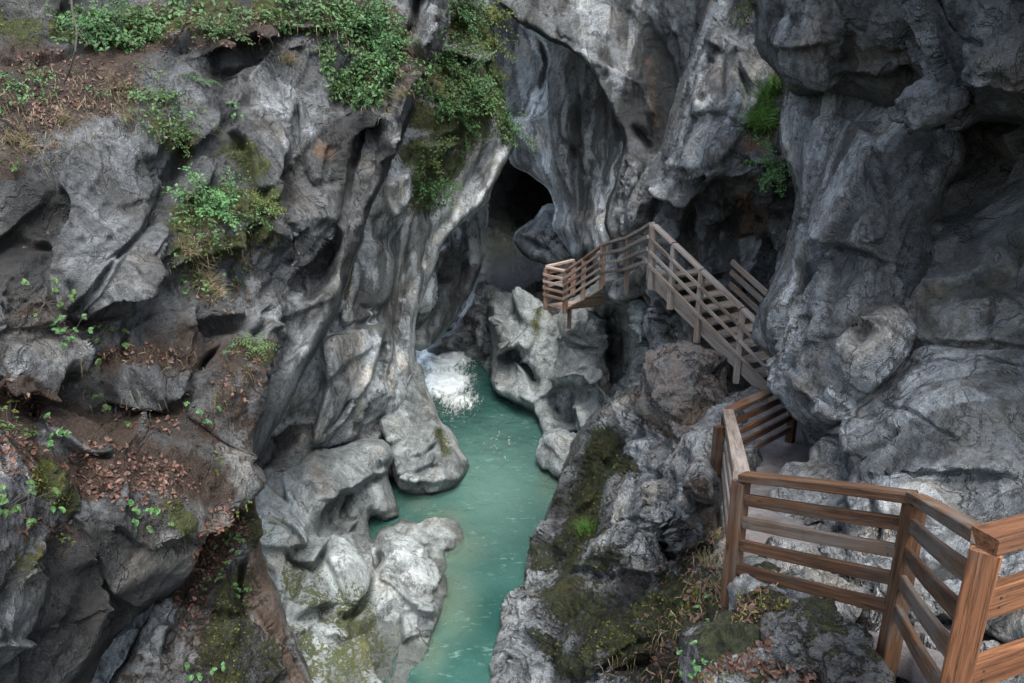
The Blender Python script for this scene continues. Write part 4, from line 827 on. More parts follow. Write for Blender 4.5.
column = rock('cliff_column',
  [(794, 84), (820, 70), (880, 70), (910, 100), (938, 128), (955, 120), (962, 160), (944, 190), (934, 226), (938, 258), (926, 300), (906, 350), (880, 388), (852, 416), (842, 434), (858, 452), (864, 480), (856, 520), (838, 500), (822, 470), (808, 440), (794, 412), (782, 386), (774, 358), (756, 342), (760, 312), (768, 285), (778, 262), (788, 240), (797, 206), (796, 180), (788, 160), (784, 132)],
  [(790, 100, 11.4), (800, 160, 11.2), (760, 335, 10.7), (785, 385, 9.9), (812, 445, 9.9), (840, 500, 8.4), (800, 280, 10.2), (850, 150, 9.4), (930, 130, 8.6), (930, 230, 8.35), (860, 250, 8.6), (860, 340, 8.1), (900, 340, 8.1), (830, 400, 8.7), (850, 430, 8.7), (860, 480, 7.8), (815, 350, 9.1)],
  [ # flat plates and hollows
   ('c', 60, .5, [(850, 150), (830, 300)]),
   ('p', 5, 0.25, [(782, 225), (802, 222), (806, 300), (800, 360), (776, 352), (762, 335), (768, 300), (778, 262)], 0.55), ('p', 6, 0.16, [(822, 300), (850, 278), (890, 270), (905, 330), (884, 380), (850, 410), (824, 395), (812, 360)], 0.4), ('p', 5, 0.18, [(806, 130), (850, 118), (880, 160), (890, 230), (850, 244), (810, 222)], 0.4),
   ('b', 52, .22, 856, 335, 58, -25), ('s', 30, .18, [(806, 366), (812, 334), (826, 306), (850, 276), (880, 240)]), ('s', 26, .16, [(900, 262), (856, 250), (830, 240), (800, 222)]), ('g', 2.5, .12, [(796, 218), (830, 244), (856, 252), (892, 262)]), ('g', 2.5, .12, [(884, 236), (852, 276), (826, 306), (808, 338), (804, 368)]), ('s', 14, .15, [(812, 300), (820, 312), (814, 322)]), ('b', 40, .3, 840, 190, 50, 10), ('b', 24, .3, 910, 170, 40, -8), ('s', 30, .15, [(896, 236), (880, 200), (862, 150)]), ('s', 14, .25, [(808, 366), (826, 392), (848, 404)]), ('r', 6, .2, [(806, 230), (800, 280), (780, 330)]),
   ('g', 5, .22, [(786, 100), (794, 136), (796, 170)]), ('b', 22, .3, 780, 300, 34, 15), ('g', 4, .25, [(770, 345), (790, 352), (806, 368)]), ('b', 16, -.3, 822, 452, 20, 40), ('g', 5, .3, [(842, 430), (826, 436), (816, 424)])],
  [('pale', .35, 18, [(800, 250), (830, 260)]), ('pale', .9, 2.6, [(841, 341)]), ('pale', .9, 2.6, [(848, 345)]), ('tone', .05, 30, [(780, 280), (800, 250)]), ('tone', -.05, 20, [(885, 275)]), ('tone', -.06, 24, [(850, 130)]), ('streak', .35, 26, [(850, 150), (870, 230)]), ('tone', .05, 18, [(860, 128), (900, 120)])],
  base=dict(tone=.25), mat=M['rock'], rnd=16, bulge=.75, cell=(1.5, .4), facet=(.34, .4), rough=.085, chip=.35, seed=73, back=.06, skirt=22, big=.08, flow=((900, 130, 8.6), (800, 380, 9.4), .5))

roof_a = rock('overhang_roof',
  [(757, -330), (1100, -330), (1100, 60), (960, 110), (910, 112), (880, 106), (850, 98), (826, 92), (808, 94), (794, 94), (782, 78), (770, 64), (757, 48), (756, 10), (748, -60)],
  [(760, -300, 9), (1080, -300, 5), (760, 30, 11.2), (800, 90, 10.4), (880, 104, 8.8), (950, 105, 8.0), (850, 40, 8.6), (820, 0, 8.9), (900, 0, 7.4), (1050, 0, 6), (1080, 50, 6.4)],
  [('s', 18, .3, [(910, 76), (880, 80), (850, 76), (828, 74)]), ('s', 18, .3, [(835, 40), (795, 46), (757, 28)]), ('b', 24, .4, 800, 60, 20, 20), ('s', 20, .25, [(835, -10), (846, 30), (838, 70)]), ('b', 34, .35, 870, 30, 30, 0)],
  [('tone', -.02, 40, [(800, 30)]), ('moss', .5, 6, [(752, 2), (756, 14)])],
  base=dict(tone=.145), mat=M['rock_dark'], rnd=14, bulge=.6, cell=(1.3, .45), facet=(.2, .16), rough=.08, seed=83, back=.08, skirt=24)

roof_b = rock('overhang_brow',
  [(886, -330), (1500, -330), (1500, 140), (1100, 132), (1024, 124), (980, 120), (954, 128), (940, 100), (918, 76), (900, 56), (892, 20), (890, -60)],
  [(890, -300, 6), (1450, -300, 3.4), (892, 20, 8.0), (930, 80, 7.6), (960, 122, 7.4), (1024, 118, 6.6), (1200, 130, 5.2), (960, 40, 6.5), (1024, 20, 5.8), (1400, 60, 3.8), (960, 85, 6.8)],
  [('g', 5, .2, [(930, -20), (950, 30), (990, 50)]), ('b', 40, .3, 985, 70, 30, 20), ('s', 20, .25, [(1060, 96), (1000, 90), (950, 76)])],
  [('tone', -.01, 40, [(960, 40)])],
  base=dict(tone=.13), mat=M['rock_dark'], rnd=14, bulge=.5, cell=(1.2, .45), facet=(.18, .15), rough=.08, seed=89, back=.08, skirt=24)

# closing walls outside the view so the gorge stays a gorge
far_wall = rock('cliff_far',
  [(-300, -200), (1300, -200), (1300, 420), (-300, 420)], [(-300, 100, 92), (300, 100, 110), (512, 100, 120), (800, 100, 106), (1300, 100, 92), (512, 350, 118)], [], [],
  base=dict(tone=.2), mat=M['rock_wall'], step=6, cell=(3, 1.2), facet=(.4, .3), rough=.3, seed=97)
for o, l in ((cliff_left, 'tall left gorge cliff with leafy ledges and slanting grey slabs'), (pinnacle, 'pointed rock fin topped with dead leaves beside the lower left cliff'), (cliff_nose, 'smooth hanging gorge wall under an overgrown spur left of the river'),
             (bank_left, 'pale water-worn bedrock with moss patches on the left bank'), (ledge, 'blocky pale rock ledge jutting into the river at left'), (buttress, 'grey buttress hanging above the white rapids'), (rapids_rock, 'broken dark and white bedrock beside the rapids'),
             (cave, 'dark back wall of the deep cave at the head of the gorge'), (hang, 'grey rock boss hanging in the cave mouth'), (wall_back, 'smooth scoured grey wall above the cave mouth'), (wall_over, 'grey cliff with a curved overhanging edge above the scoured wall'),
             (cliff_mid, 'grey cliff bulge with a grassy niche above the stairs'), (sculpt, 'water-sculpted pale green rock below the far walkway'), (pier, 'pale knobbly rock under the head of the stairs'), (slope, 'mossy stony slope between river and near fence'),
             (recess, 'brown shaded cliff recess behind the grey column'), (column, 'large bulging grey rock column beside the path'), (roof_a, 'dark overhanging rock roof above the grey column'), (roof_b, 'dark rock brow hanging in over the path at upper right'), (far_wall, 'distant gorge cliff behind everything')):
    tag(o, l, 'cliff', kind='structure')

# river, its bed
def water_sheet(name, z, mat, step=.09):
    gx = np.arange(-9, 9.01, step); gy = np.concatenate([np.arange(4, 46, step)])
    X, Y = np.meshgrid(gx, gy); sh = X.shape
    P = np.stack([X, Y, np.full(sh, z)], -1); p = P.reshape(-1, 3)
    ux, uy, dd = project(p)
    foam = np.zeros(len(p)); shal = np.zeros(len(p)); depth_sheen = np.zeros(len(p))
    def blob(a, v, rx, ry, cx, cy):
        return np.maximum(a, v * np.exp(-(((ux - cx) / rx) ** 2 + ((uy - cy) / ry) ** 2)))
    for v, rx, ry, cx, cy in ((1.35, 36, 18, 440, 358), (1.3, 28, 20, 446, 382), (.9, 26, 14, 458, 400), (.5, 30, 16, 455, 412), (.35, 30, 26, 500, 440)):
        foam = blob(foam, v, rx, ry, cx, cy)
    for v, rx, ry, cx, cy in ((1, 30, 18, 446, 548), (.9, 22, 34, 448, 600), (.7, 14, 24, 430, 650), (.8, 16, 10, 446, 520), (.35, 14, 10, 420, 506), (.5, 10, 20, 548, 480)):
        shal = blob(shal, v, rx, ry, cx, cy)
    for v, rx, ry, cx, cy in ((.85, 60, 55, 490, 490), (.3, 50, 30, 500, 440)):
        depth_sheen = blob(depth_sheen, v, rx, ry, cx, cy)
    amp = .022 + .10 * np.minimum(foam, 1)
    p[:, 2] += amp * (fbm(p * [2.6, 3.4, 1], 4, 5) + .5 * foam * ridged(p * [2.5, 1.6, 1], 3, 8))
    me = mesh_from_grid(name, p.reshape(sh[0], sh[1], 3), np.ones(sh, bool), dict(foam=foam, shallow=shal, depth_sheen=depth_sheen))
    o = bpy.data.objects.new(name, me); COL.objects.link(o); me.materials.append(mat)
    return o
river = tag(water_sheet('river', 0.0, M['water']), 'milky turquoise river running through the gorge with white rapids', 'river', kind='structure')
bed = tag(water_sheet('riverbed', -1.0, M['riverbed'], .5), 'pale green bed beneath the turquoise river', 'riverbed', kind='structure')
# ------------------------------------------------------------------ timber walkway
def G(x, y, z): return Vector((x, y, 9.5 + z))

def link(o, parent=None):
    COL.objects.link(o)
    if parent is not None:
        o.parent = parent
        o.location = o.location - parent.location
    return o

def beam(name, p0, p1, w, h, mat, parent, cham=.006, cut=None, upv=None, tilt=0.0):
    """sawn timber from p0 to p1: its own mesh, grain along local X"""
    d = p1 - p0; L = d.length; X = d.normalized()
    Z = Vector(upv) if upv is not None else Vector((0, 0, 1))
    if abs(X.dot(Z)) > .97: Z = Vector((0, 1, 0))
    Y = Z.cross(X).normalized(); Z = X.cross(Y)
    a, b, c = w / 2, h / 2, cham
    sec = [(-a + c, -b), (a - c, -b), (a, -b + c), (a, b - c), (a - c, b), (-a + c, b), (-a, b - c), (-a, -b + c)]
    bm = bmesh.new(); n = max(2, int(L / .35) + 1); rings = []
    r_ = random.Random(hash((round(p0.x, 3), round(p1.y, 3), round(h, 3))) & 0xffff)
    bow = (r_.random() - .5) * .012 * min(L, 2)
    for i in range(n):
        t = i / (n - 1); off = bow * math.sin(math.pi * t)
        rings.append([bm.verts.new((t * L + (cut[0] * v[0] if cut and i == n - 1 else 0), v[0] + off, v[1] + off * .5 + (r_.random() - .5) * .002)) for v in sec])
    for i in range(n - 1):
        for k in range(8):
            bm.faces.new((rings[i][k], rings[i][(k + 1) % 8], rings[i + 1][(k + 1) % 8], rings[i + 1][k]))
    bm.faces.new(rings[0][::-1]); bm.faces.new(rings[-1])
    bmesh.ops.recalc_face_normals(bm, faces=bm.faces)
    me = bpy.data.meshes.new(name); bm.to_mesh(me); bm.free(); me.materials.append(mat)
    o = bpy.data.objects.new(name, me)
    m = Matrix((X, Y, Z)).transposed().to_4x4(); m.translation = p0
    o.rotation_euler = m.to_euler(); o.location = p0
    return link(o, parent)

def screws(o, L, bt):
    """two screw heads near each end of a board, on both of its faces"""
    bm = bmesh.new(); bm.from_mesh(o.data)
    o.data.materials.append(M['steel_dark'])
    for x in (.055, L - .055):
        for z in (-.022, .022):
            for sgn in (-1, 1):
                r = bmesh.ops.create_cone(bm, cap_ends=True, segments=6, radius1=.006, radius2=.005, depth=.005)
                vs_ = r['verts']
                for v in vs_: v.co = Vector((x + v.co.x, sgn * (bt / 2 + .001) + v.co.z, z + v.co.y))
                for f in set(f for v in vs_ for f in v.link_faces): f.material_index = 1
    bm.to_mesh(o.data); bm.free()

def root(name, loc, label, cat, group=None):
    o = bpy.data.objects.new(name, None); o.location = loc; o.empty_display_size = .2; COL.objects.link(o)
    return tag(o, label, cat, group)

def run(parent, posts, mat, offs, post_up=None, bh=.10, bt=.04, cap=(.13, .065), pw=.12, side=1, build_posts=None, post_mat=None, overhang=(0, 0), inset=.0):
    """posts: (top Vector, bottom Vector); cap rail over the posts, boards between them"""
    for i, (t, b) in enumerate(posts):
        if build_posts is None or build_posts[i]:
            o = beam('post', b, t - Vector((0, 0, cap[1] / 2 + .002)), pw, pw, post_mat or mat, parent, .007, upv=post_up or (posts[min(i + 1, len(posts) - 1)][0] - posts[max(i - 1, 0)][0]))
            if pw >= .12 and i == 1:
                bm = bmesh.new(); bmesh.ops.create_cone(bm, cap_ends=True, segments=8, radius1=.014, radius2=.012, depth=.03)
                me = bpy.data.meshes.new('bolt'); bm.to_mesh(me); bm.free(); me.materials.append(M['steel'])
                q = bpy.data.objects.new('bolt', me); q.parent = o; q.location = (.16, 0, pw / 2 + .012); COL.objects.link(q)
    for i in range(len(posts) - 1):
        (t0, b0), (t1, b1) = posts[i], posts[i + 1]
        d = (t1 - t0); dh = Vector((d.x, d.y, 0)).normalized(); nrm = Vector((-dh.y, dh.x, 0)) * side
        e0 = -dh * (overhang[0] if i == 0 else 0) ; e1 = dh * (overhang[1] if i == len(posts) - 2 else 0)
        sl = d / max(1e-6, Vector((d.x, d.y, 0)).length)
        beam('top_rail', t0 + sl * .012 - sl * (overhang[0] if i == 0 else 0), t1 - sl * .012 + sl * (overhang[1] if i == len(posts) - 2 else 0), cap[0], cap[1], mat, parent)
        for k, of in enumerate(offs):
            z = Vector((0, 0, -of)); s_ = nrm * (bt / 2 + pw / 2 + .003) if not inset else nrm * 0
            g = sl * (pw / 2 * inset)
            rb_ = beam('rail', t0 + z + s_ + g - (sl * .04 if not inset else g * 0), t1 + z + s_ - g + (sl * .04 if not inset else g * 0), bt, bh, mat, parent)
            if inset: screws(rb_, (t1 - t0).length - pw * inset, bt)

V3 = Vector
def pt(x, y, zt, h): return (G(x, y, zt), G(x + .0, y, zt - h))

# near railing: three sawn posts, four boards, going down beside the path
n0, n1, n2, n3 = pt(2.75, 2.78, -1.54, 1.5), pt(1.86, 2.46, -1.56, 1.5), pt(2.47, 3.93, -2.20, 1.50), pt(1.76, 4.97, -2.60, 1.42)
corner, far_end = pt(2.70, 8.36, -3.47, 1.40), pt(4.05, 9.62, -3.52, 1.1)
near = root('path_railing', (2.40, 3.93, 9.5 - 3.7), 'near reddish brown timber railing with thick posts and four boards at the lower right', 'railing')
run(near, [n3, n2, n1], M['wood_red'], (.19, .385, .585, .80), side=-1, bh=.092, bt=.04, cap=(.115, .06), pw=.108, inset=1, build_posts=(True, True, False))
newr = root('path_railing', (1.84, 2.46, 9.5 - 3.05), 'bright orange new timber railing end with ripped post at the right edge', 'railing')
run(newr, [n1, n0], M['wood_new'], (.30, .66, .98), post_up=Vector((1.75, 2.46, 0)), side=-1, bh=.15, bt=.05, inset=1, pw=.108, cap=(.118, .07), overhang=(.04, 0), build_posts=(True, True))
ramp = root('path_railing', (2.70, 8.36, 9.5 - 4.87), 'weathered railing running down from the near post and turning across the landing', 'railing')
run(ramp, [n3, corner], M['wood_grey'], (.20, .40, .60, .82), side=1, build_posts=(False, False), bh=.10, inset=1, pw=.11)
run(ramp, [corner, far_end], M['wood_red'], (.19, .37, .55, .73), side=-1, build_posts=(True, True), bh=.085, inset=1, pw=.11, overhang=(0, .5))
beam('post', G(2.56, 8.2, -4.9), G(2.56, 8.2, -3.6), .12, .10, M['wood_red'], ramp)

# flight of weathered stairs
S0, S1 = G(4.42, 11.25, -4.45), G(2.78, 13.76, -2.88)
sdir = Vector((S1.x - S0.x, S1.y - S0.y, 0)); run_l = sdir.length; sdir.normalize(); sper = Vector((sdir.y, -sdir.x, 0))
stairs = root('staircase', S0, 'grey weathered wooden stairs climbing left along the rock to the far walkway', 'staircase')
NS = 10
for i in range(NS):
    c = S0 + sdir * (run_l * (i + .5) / NS) + Vector((0, 0, (S1.z - S0.z) * (i + 1) / NS))
    beam('tread', c + sper * .06, c + sper * 1.10, .29, .05, M['wood_grey'], stairs)
for s_ in (.0, 1.16):
    beam('stringer', S0 + sper * s_ - sdir * .1 + V3((0, 0, -.06)), S1 + sper * s_ + sdir * .1 + V3((0, 0, -.06)), .06, .24, M['wood_grey'], stairs)
rail = root('stair_railing', S0 - sper * .08, 'long grey timber handrail with slats and posts on the river side of the stairs', 'railing')
sl = (S1 - S0) / run_l
def onst(t, off, z): return S0 + sl * (run_l * t) + sper * off + V3((0, 0, z))
ps = [(onst(t, -.09, 1.0), onst(t, -.09, -b)) for t, b in ((-.1, .3), (.26, .34), (.58, .34), (.82, .25), (1.0, .25))]
run(rail, ps, M['wood_grey'], (.27, .52, .78), side=1, bh=.065, bt=.03, cap=(.12, .055), pw=.095, inset=0)
inner = root('stair_railing', onst(.4, 1.2, 0), 'three slanting grey boards on the rock side of the stairs', 'railing')
pi_ = [(onst(t, 1.24, .70), onst(t, 1.24, 0.0)) for t in (-.12, .74)]
run(inner, pi_, M['wood_grey'], (.24, .48), side=-1, bh=.11, bt=.04, cap=(.05, .11), pw=.08, inset=0, build_posts=(True, False))

# far walkway, going down to the left round the corner of the rock
W = [(2.70, 13.92, -1.88, 1.1), (2.62, 16.2, -2.50, 1.3), (2.36, 18.5, -3.05, 1.15), (1.98, 19.6, -3.62, 1.15), (1.55, 20.4, -4.12, 1.25), (1.02, 21.0, -4.12, 1.3)]
wp = [pt(*a) for a in W]
wkg = root('walkway_railing', G(2.62, 16.2, -3.8), 'short grey railing linking the stair head to the far walkway', 'railing')
run(wkg, wp[:3], M['wood_grey'], (.26, .50, .74), side=1, bh=.075, bt=.04, cap=(.12, .06), pw=.11, build_posts=(True, True, False), inset=0)
wk = root('walkway_railing', G(1.98, 19.6, -4.8), 'pinkish timber railing of the far walkway by the cave mouth', 'railing')
run(wk, wp[2:], M['wood_pink'], (.22, .42, .62, .82), side=1, bh=.075, bt=.04, cap=(.12, .06), pw=.12, inset=0)
back = [pt(1.02, 21.0, -4.10, 1.3), pt(1.9, 22.0, -4.10, 1.1)]
run(wk, back, M['wood_pink'], (.22, .42, .62), side=1, bh=.10, bt=.04, cap=(.12, .07), pw=.12, build_posts=(False, True), inset=0)
deck = root('boardwalk', G(1.6, 20.4, -5.2), 'wooden boardwalk deck on posts beneath the pinkish far railing', 'boardwalk')
edge = [V3(p[0]) + V3((0, 0, -1.12)) for p in wp]
def strip(name, a0, a1, b0, b1, th, mat, parent):
    bm = bmesh.new(); v = [bm.verts.new(q) for q in (a0, a1, b1, b0)] + [bm.verts.new(q - V3((0, 0, th))) for q in (a0, a1, b1, b0)]
    for f in ((0, 1, 2, 3), (7, 6, 5, 4), (0, 4, 5, 1), (1, 5, 6, 2), (2, 6, 7, 3), (3, 7, 4, 0)): bm.faces.new([v[k] for k in f])
    bmesh.ops.recalc_face_normals(bm, faces=bm.faces)
    o_ = parent.location if parent is not None else V3((0, 0, 0))
    for q in bm.verts: q.co -= o_
    me = bpy.data.meshes.new(name); bm.to_mesh(me); bm.free(); me.materials.append(mat)
    o = bpy.data.objects.new(name, me); COL.objects.link(o); o.parent = parent
    return o
for i in range(5):
    a, b = edge[i], edge[i + 1]
    sd_ = V3((1.1, .55, 0)) if i > 1 else V3((1.15, .3, 0))
    L_ = (b - a).length; k = max(2, int(L_ / .3))
    if i < 2:
        continue
    for j in range(k):
        p, q = a.lerp(b, (j + .06) / k), a.lerp(b, (j + .94) / k)
        strip('deck_board', p, q, p + sd_, q + sd_, .05, M['wood_pink'], deck)
for x, y, z0, z1 in ((1.6, 20.5, -5.26, -5.9),):
    beam('support_post', G(x + .1, y + .15, z1), G(x + .1, y + .15, z0 - .06), .12, .12, M['wood_grey'], deck)

# trodden path under the cliff, with a stepped far part up to the stair head
def ribbon(name, L, Rr, mat, sub=14, th=.25, amp=.02):
    n = len(L); pts = []
    for i in range(n - 1):
        for t in np.linspace(0, 1, sub, endpoint=False): pts.append((np.array(L[i]) * (1 - t) + np.array(L[i + 1]) * t, np.array(Rr[i]) * (1 - t) + np.array(Rr[i + 1]) * t))
    pts.append((np.array(L[-1]), np.array(Rr[-1])))
    m = 18; P = np.array([[a * (1 - s) + b * s for s in np.linspace(0, 1, m)] for a, b in pts]); P[..., 2] += 9.5
    sh = P.shape[:2]; p = P.reshape(-1, 3); p[:, 2] += amp * fbm(p * 1.6, 4, 7)
    top = p.reshape(sh[0], sh[1], 3)
    lo0 = top[:, :1].copy(); lo0[..., 2] -= th; lo1 = top[:, -1:].copy(); lo1[..., 2] -= th
    full = np.concatenate([lo0, top, lo1], 1)
    me = mesh_from_grid(name, full, np.ones(full.shape[:2], bool), {})
    o = bpy.data.objects.new(name, me); COL.objects.link(o); me.materials.append(mat)
    return o
pth = ribbon('path', [(1.2, .6, -2.4), (2.1, 2.3, -2.72), (2.66, 3.95, -3.34), (1.98, 5.05, -3.72), (2.72, 8.3, -4.40), (3.0, 9.6, -4.46), (3.7, 11.4, -4.5)],
                     [(3.9, .4, -2.4), (4.2, 2.3, -2.72), (4.3, 3.95, -3.34), (4.5, 5.4, -3.72), (4.9, 7.6, -4.40), (5.4, 8.6, -4.46), (6.4, 11.0, -4.5)], M['path'])
tag(pth, 'grey trodden path between the railing and the cliff foot', 'path', kind='structure')
pth2 = ribbon('walkway_path', [(3.1, 13.9, -2.96), (3.0, 16.2, -3.66), (2.8, 18.5, -4.25)], [(4.4, 14.6, -2.96), (4.4, 16.6, -3.62), (4.2, 19.2, -4.2)], M['path'], th=.12)
tag(pth2, 'stone ledge walkway behind the stair head railing', 'path', kind='structure')

# ------------------------------------------------------------------ loose rocks
def boulder(name, label, px, py, d, size, mat, base=None, moss_top=0.0, rot=(0, 0, 0), seed=1, k=.5, cell=.5, sub=5, cat='boulder', group=None, rough=.05):
    bm = bmesh.new(); bmesh.ops.create_icosphere(bm, subdivisions=sub, radius=1.0)
    me = bpy.data.meshes.new(name); bm.to_mesh(me); bm.free()
    n = len(me.vertices); co = np.zeros(n * 3, np.float32); me.vertices.foreach_get('co', co); u = co.reshape(-1, 3).astype(float)
    v = np.sign(u) * np.abs(u) ** .8
    from mathutils import Euler
    Rm = np.array(Euler([R(a) for a in rot]).to_matrix())
    p = (v * np.array(size)) @ Rm.T
    s = float(np.mean(size)); nr = u @ Rm.T
    f1, _, _ = facets(p + seed * 7, cell * s * 2, seed, k, k * .35); f2, _, _ = facets(p + seed * 3, cell * s * .7, seed + 5, k, k * .4)
    p = p + nr * (f1 * .8 + f2 * .45 + rough * s * 1.2 * fbm(p * 3 / s, 5, seed) + rough * s * .5 * fbm(p * 12 / s, 3, seed + 3))[:, None]
    me.vertices.foreach_set('co', p.astype(np.float32).ravel())
    me.polygons.foreach_set('use_smooth', np.ones(len(me.polygons), bool))
    vals = {a: np.full(n, (base or {}).get(a, 0.0)) for a in ATTRS}
    if moss_top:
        vals['moss'] = np.maximum(vals['moss'], np.clip(moss_top * (nr[:, 2] * .9 + .35 + .5 * fbm(p * 2 / s, 3, seed + 9)), 0, 1))
    for a, vv in vals.items():
        t = me.attributes.new(a, 'FLOAT', 'POINT'); t.data.foreach_set('value', vv.astype(np.float32))
    me.materials.append(mat); me.update()
    o = bpy.data.objects.new(name, me); o.location = vat(px, py, d); COL.objects.link(o)
    return tag(o, label, cat, group)
boulder('boulder', 'grey jointed boulder under the near railing', 792, 606, 5.75, (.50, .5, .33), M['rock'], dict(tone=.26, pale=.2), rot=(0, 10, 30), seed=3)
boulder('boulder', 'moss covered boulder at the foot of the left near post', 750, 664, 5.1, (.42, .4, .27), M['rock_bank'], dict(tone=.2, soil=.25), .85, seed=5)
boulder('boulder', 'low brown mossy stone right of the mossy boulder', 812, 640, 4.9, (.32, .3, .15), M['rock_bank'], dict(tone=.2, soil=.5), .45, seed=6)
boulder('boulder', 'dark stone beside the middle railing post foot', 850, 668, 4.6, (.2, .24, .14), M['rock_bank'], dict(tone=.15, soil=.45), .3, seed=8)
boulder('boulder', 'smooth white boulder at the waterline on the right bank', 566, 456, 20.4, (.75, .8, .62), M['rock_polished'], dict(tone=.34, pale=.1), seed=9, k=.3, rot=(0, 25, 20))
boulder('boulder', 'pale rounded rock half sunk in the river by the left bank', 434, 542, 17.1, (.62, .75, .42), M['rock_polished'], dict(tone=.36, pale=.1, warm=.15), seed=12, k=.25, rot=(0, 8, -25))
boulder('boulder', 'pale submerged rock just under the turquoise water beside the half sunk rock', 456, 556, 17.3, (.75, .7, .30), M['rock_polished'], dict(tone=.5, pale=.6), seed=13, k=.25)
boulder('boulder', 'large brown stained boulder below the wooden stairs', 684, 392, 12.9, (.70, .85, .86), M['rock_bank'], dict(tone=.24, warm=.55), seed=14, k=.4, rot=(10, -8, 15), sub=6)
boulder('boulder', 'grey block wedged between the rock roof and the column', 928, 106, 7.3, (.27, .3, .22), M['rock'], dict(tone=.14), seed=17, k=.6, rot=(0, -8, 20))
boulder('boulder', 'upright grey slab rock standing beside the corner post', 696, 470, 9.6, (.26, .34, .56), M['rock_bank'], dict(tone=.32, pale=.2), seed=19, k=.6, rot=(0, 6, 10))
boulder('boulder', 'pale blue slanting rock block behind the near railing', 826, 492, 8.0, (.62, .5, .22), M['rock'], dict(tone=.25, pale=.15), seed=22, k=.5, rot=(10, -32, 18))
for i, (px, py, d, s_) in enumerate(((846, 566, 6.1, .12), (872, 578, 5.8, .16), (884, 556, 6.2, .13), (902, 584, 5.4, .15), (915, 606, 5.1, .10), (862, 596, 5.6, .08), (832, 552, 6.5, .09), (930, 596, 5.2, .12))):
    boulder('rubble_stone', 'small pale rubble stone on the path behind the near railing', px, py, d, (s_, s_ * 1.2, s_ * .6), M['rock'], dict(tone=.24, pale=.15), seed=30 + i, k=.6, rot=(0, 0, 40 * i), sub=4, cat='stone', group='rubble stones on the path behind the near railing')
# ------------------------------------------------------------------ plants
def leaf_verts(o, d, nrm, L, Wd, fold=.18, droop=.2):
    """one folded leaf blade: base o, direction d, up nrm"""
    d = d / (np.linalg.norm(d) + 1e-9); s = np.cross(d, nrm); s /= (np.linalg.norm(s) + 1e-9); n = np.cross(s, d)
    q = lambda a, b, c: o + d * (a * L) + s * (b * Wd) + n * (c * L)
    return [q(0, 0, 0), q(.30, .5, fold * .6), q(.72, .38, fold * .4 - droop * .4), q(1, 0, -droop), q(.72, -.38, fold * .4 - droop * .4), q(.30, -.5, fold * .6), q(.5, 0, -.02)]
LEAF_F = [(0, 6, 2, 1), (6, 3, 2), (0, 5, 4, 6), (6, 4, 3)]

def leaf_mesh(name, leaves, mat):
    V, Fc = [], []
    for a in leaves:
        b = len(V); V += a; Fc += [tuple(b + k for k in f) for f in LEAF_F]
    me = bpy.data.meshes.new(name); me.from_pydata([tuple(v) for v in V], [], Fc); me.materials.append(mat); me.update()
    return me

def stem_mesh(name, segs, mat):
    V, Fc = [], []
    for a, b, r0, r1 in segs:
        a, b = np.array(a, float), np.array(b, float); d = b - a; d /= (np.linalg.norm(d) + 1e-9)
        u = np.cross(d, [.3, .5, .81]); u /= (np.linalg.norm(u) + 1e-9); v = np.cross(d, u); k = len(V)
        for c, r in ((a, r0), (b, r1)):
            for j in range(4): t = j * math.pi / 2; V.append(tuple(c + r * (math.cos(t) * u + math.sin(t) * v)))
        for j in range(4): Fc.append((k + j, k + (j + 1) % 4, k + 4 + (j + 1) % 4, k + 4 + j))
    me = bpy.data.meshes.new(name); me.from_pydata(V, [], Fc); me.materials.append(mat); me.update()
    return me

rr = np.random.default_rng(5)
def rv(): v = rr.normal(size=3); return v / np.linalg.norm(v)
def make_herb(mat, n=7, H=.28, L=.10):
    lv, sg = [], []
    for i in range(n):
        a = rr.uniform(0, 2 * math.pi); h = H * rr.uniform(.4, 1); rad = H * rr.uniform(.15, .95)
        e = np.array([math.cos(a) * rad, math.sin(a) * rad, h]); sg.append(((0, 0, 0), e, .004, .0025))
        for k in range(int(rr.integers(3, 6))):
            b = a + rr.uniform(-1.6, 1.6); dd = np.array([math.cos(b), math.sin(b), rr.uniform(-.35, .25)])
            lv.append(leaf_verts(e - dd * .01, dd, np.array([0, 0, 1.]) + .35 * rv(), L * rr.uniform(.6, 1.15), L * rr.uniform(.5, .75)))
    return leaf_mesh('leaves', lv, mat), stem_mesh('stems', sg, M['bark'])
def make_shrub(mat, n=1000, Rr=.5, L=.040):
    """ragged sprawling shrub: arching branches with gaps, leaves in pairs along them"""
    lv, sg = [], []; nb = int(rr.integers(13, 20)); lean = rr.uniform(0, 6.28)
    for i in range(nb):
        a = lean + rr.normal() * 1.5; ln = Rr * rr.uniform(.35, 1.35); el = rr.uniform(.15, 1.0); q = np.zeros(3); pts = [q]
        d = np.array([math.cos(a) * math.cos(el), math.sin(a) * math.cos(el), math.sin(el)])
        for k in range(8):
            d = d + .16 * rv() + np.array([0, 0, -.085]); d /= np.linalg.norm(d); q = q + d * ln / 8; pts.append(q)
        for k in range(8): sg.append((pts[k], pts[k + 1], .006 - .0006 * k, .0055 - .0006 * k))
        m = int(n / nb * rr.uniform(.5, 1.4))
        for _ in range(m):
            t = rr.uniform(.12, 1) ** .7 * 7.99; k = int(t); o = pts[k] + (pts[k + 1] - pts[k]) * (t - k)
            side = rv(); side[2] *= .5; o = o + side * Rr * rr.uniform(.01, .16)
            lv.append(leaf_verts(o, side + .6 * (pts[k + 1] - pts[k]) / np.linalg.norm(pts[k + 1] - pts[k]), np.array([0, 0, 1.]) + .55 * rv(), L * rr.uniform(.4, 1.5), L * rr.uniform(.35, .85), .18, rr.uniform(0, .4)))
    return leaf_mesh('leaves', lv, mat), stem_mesh('stems', sg, M['bark'])
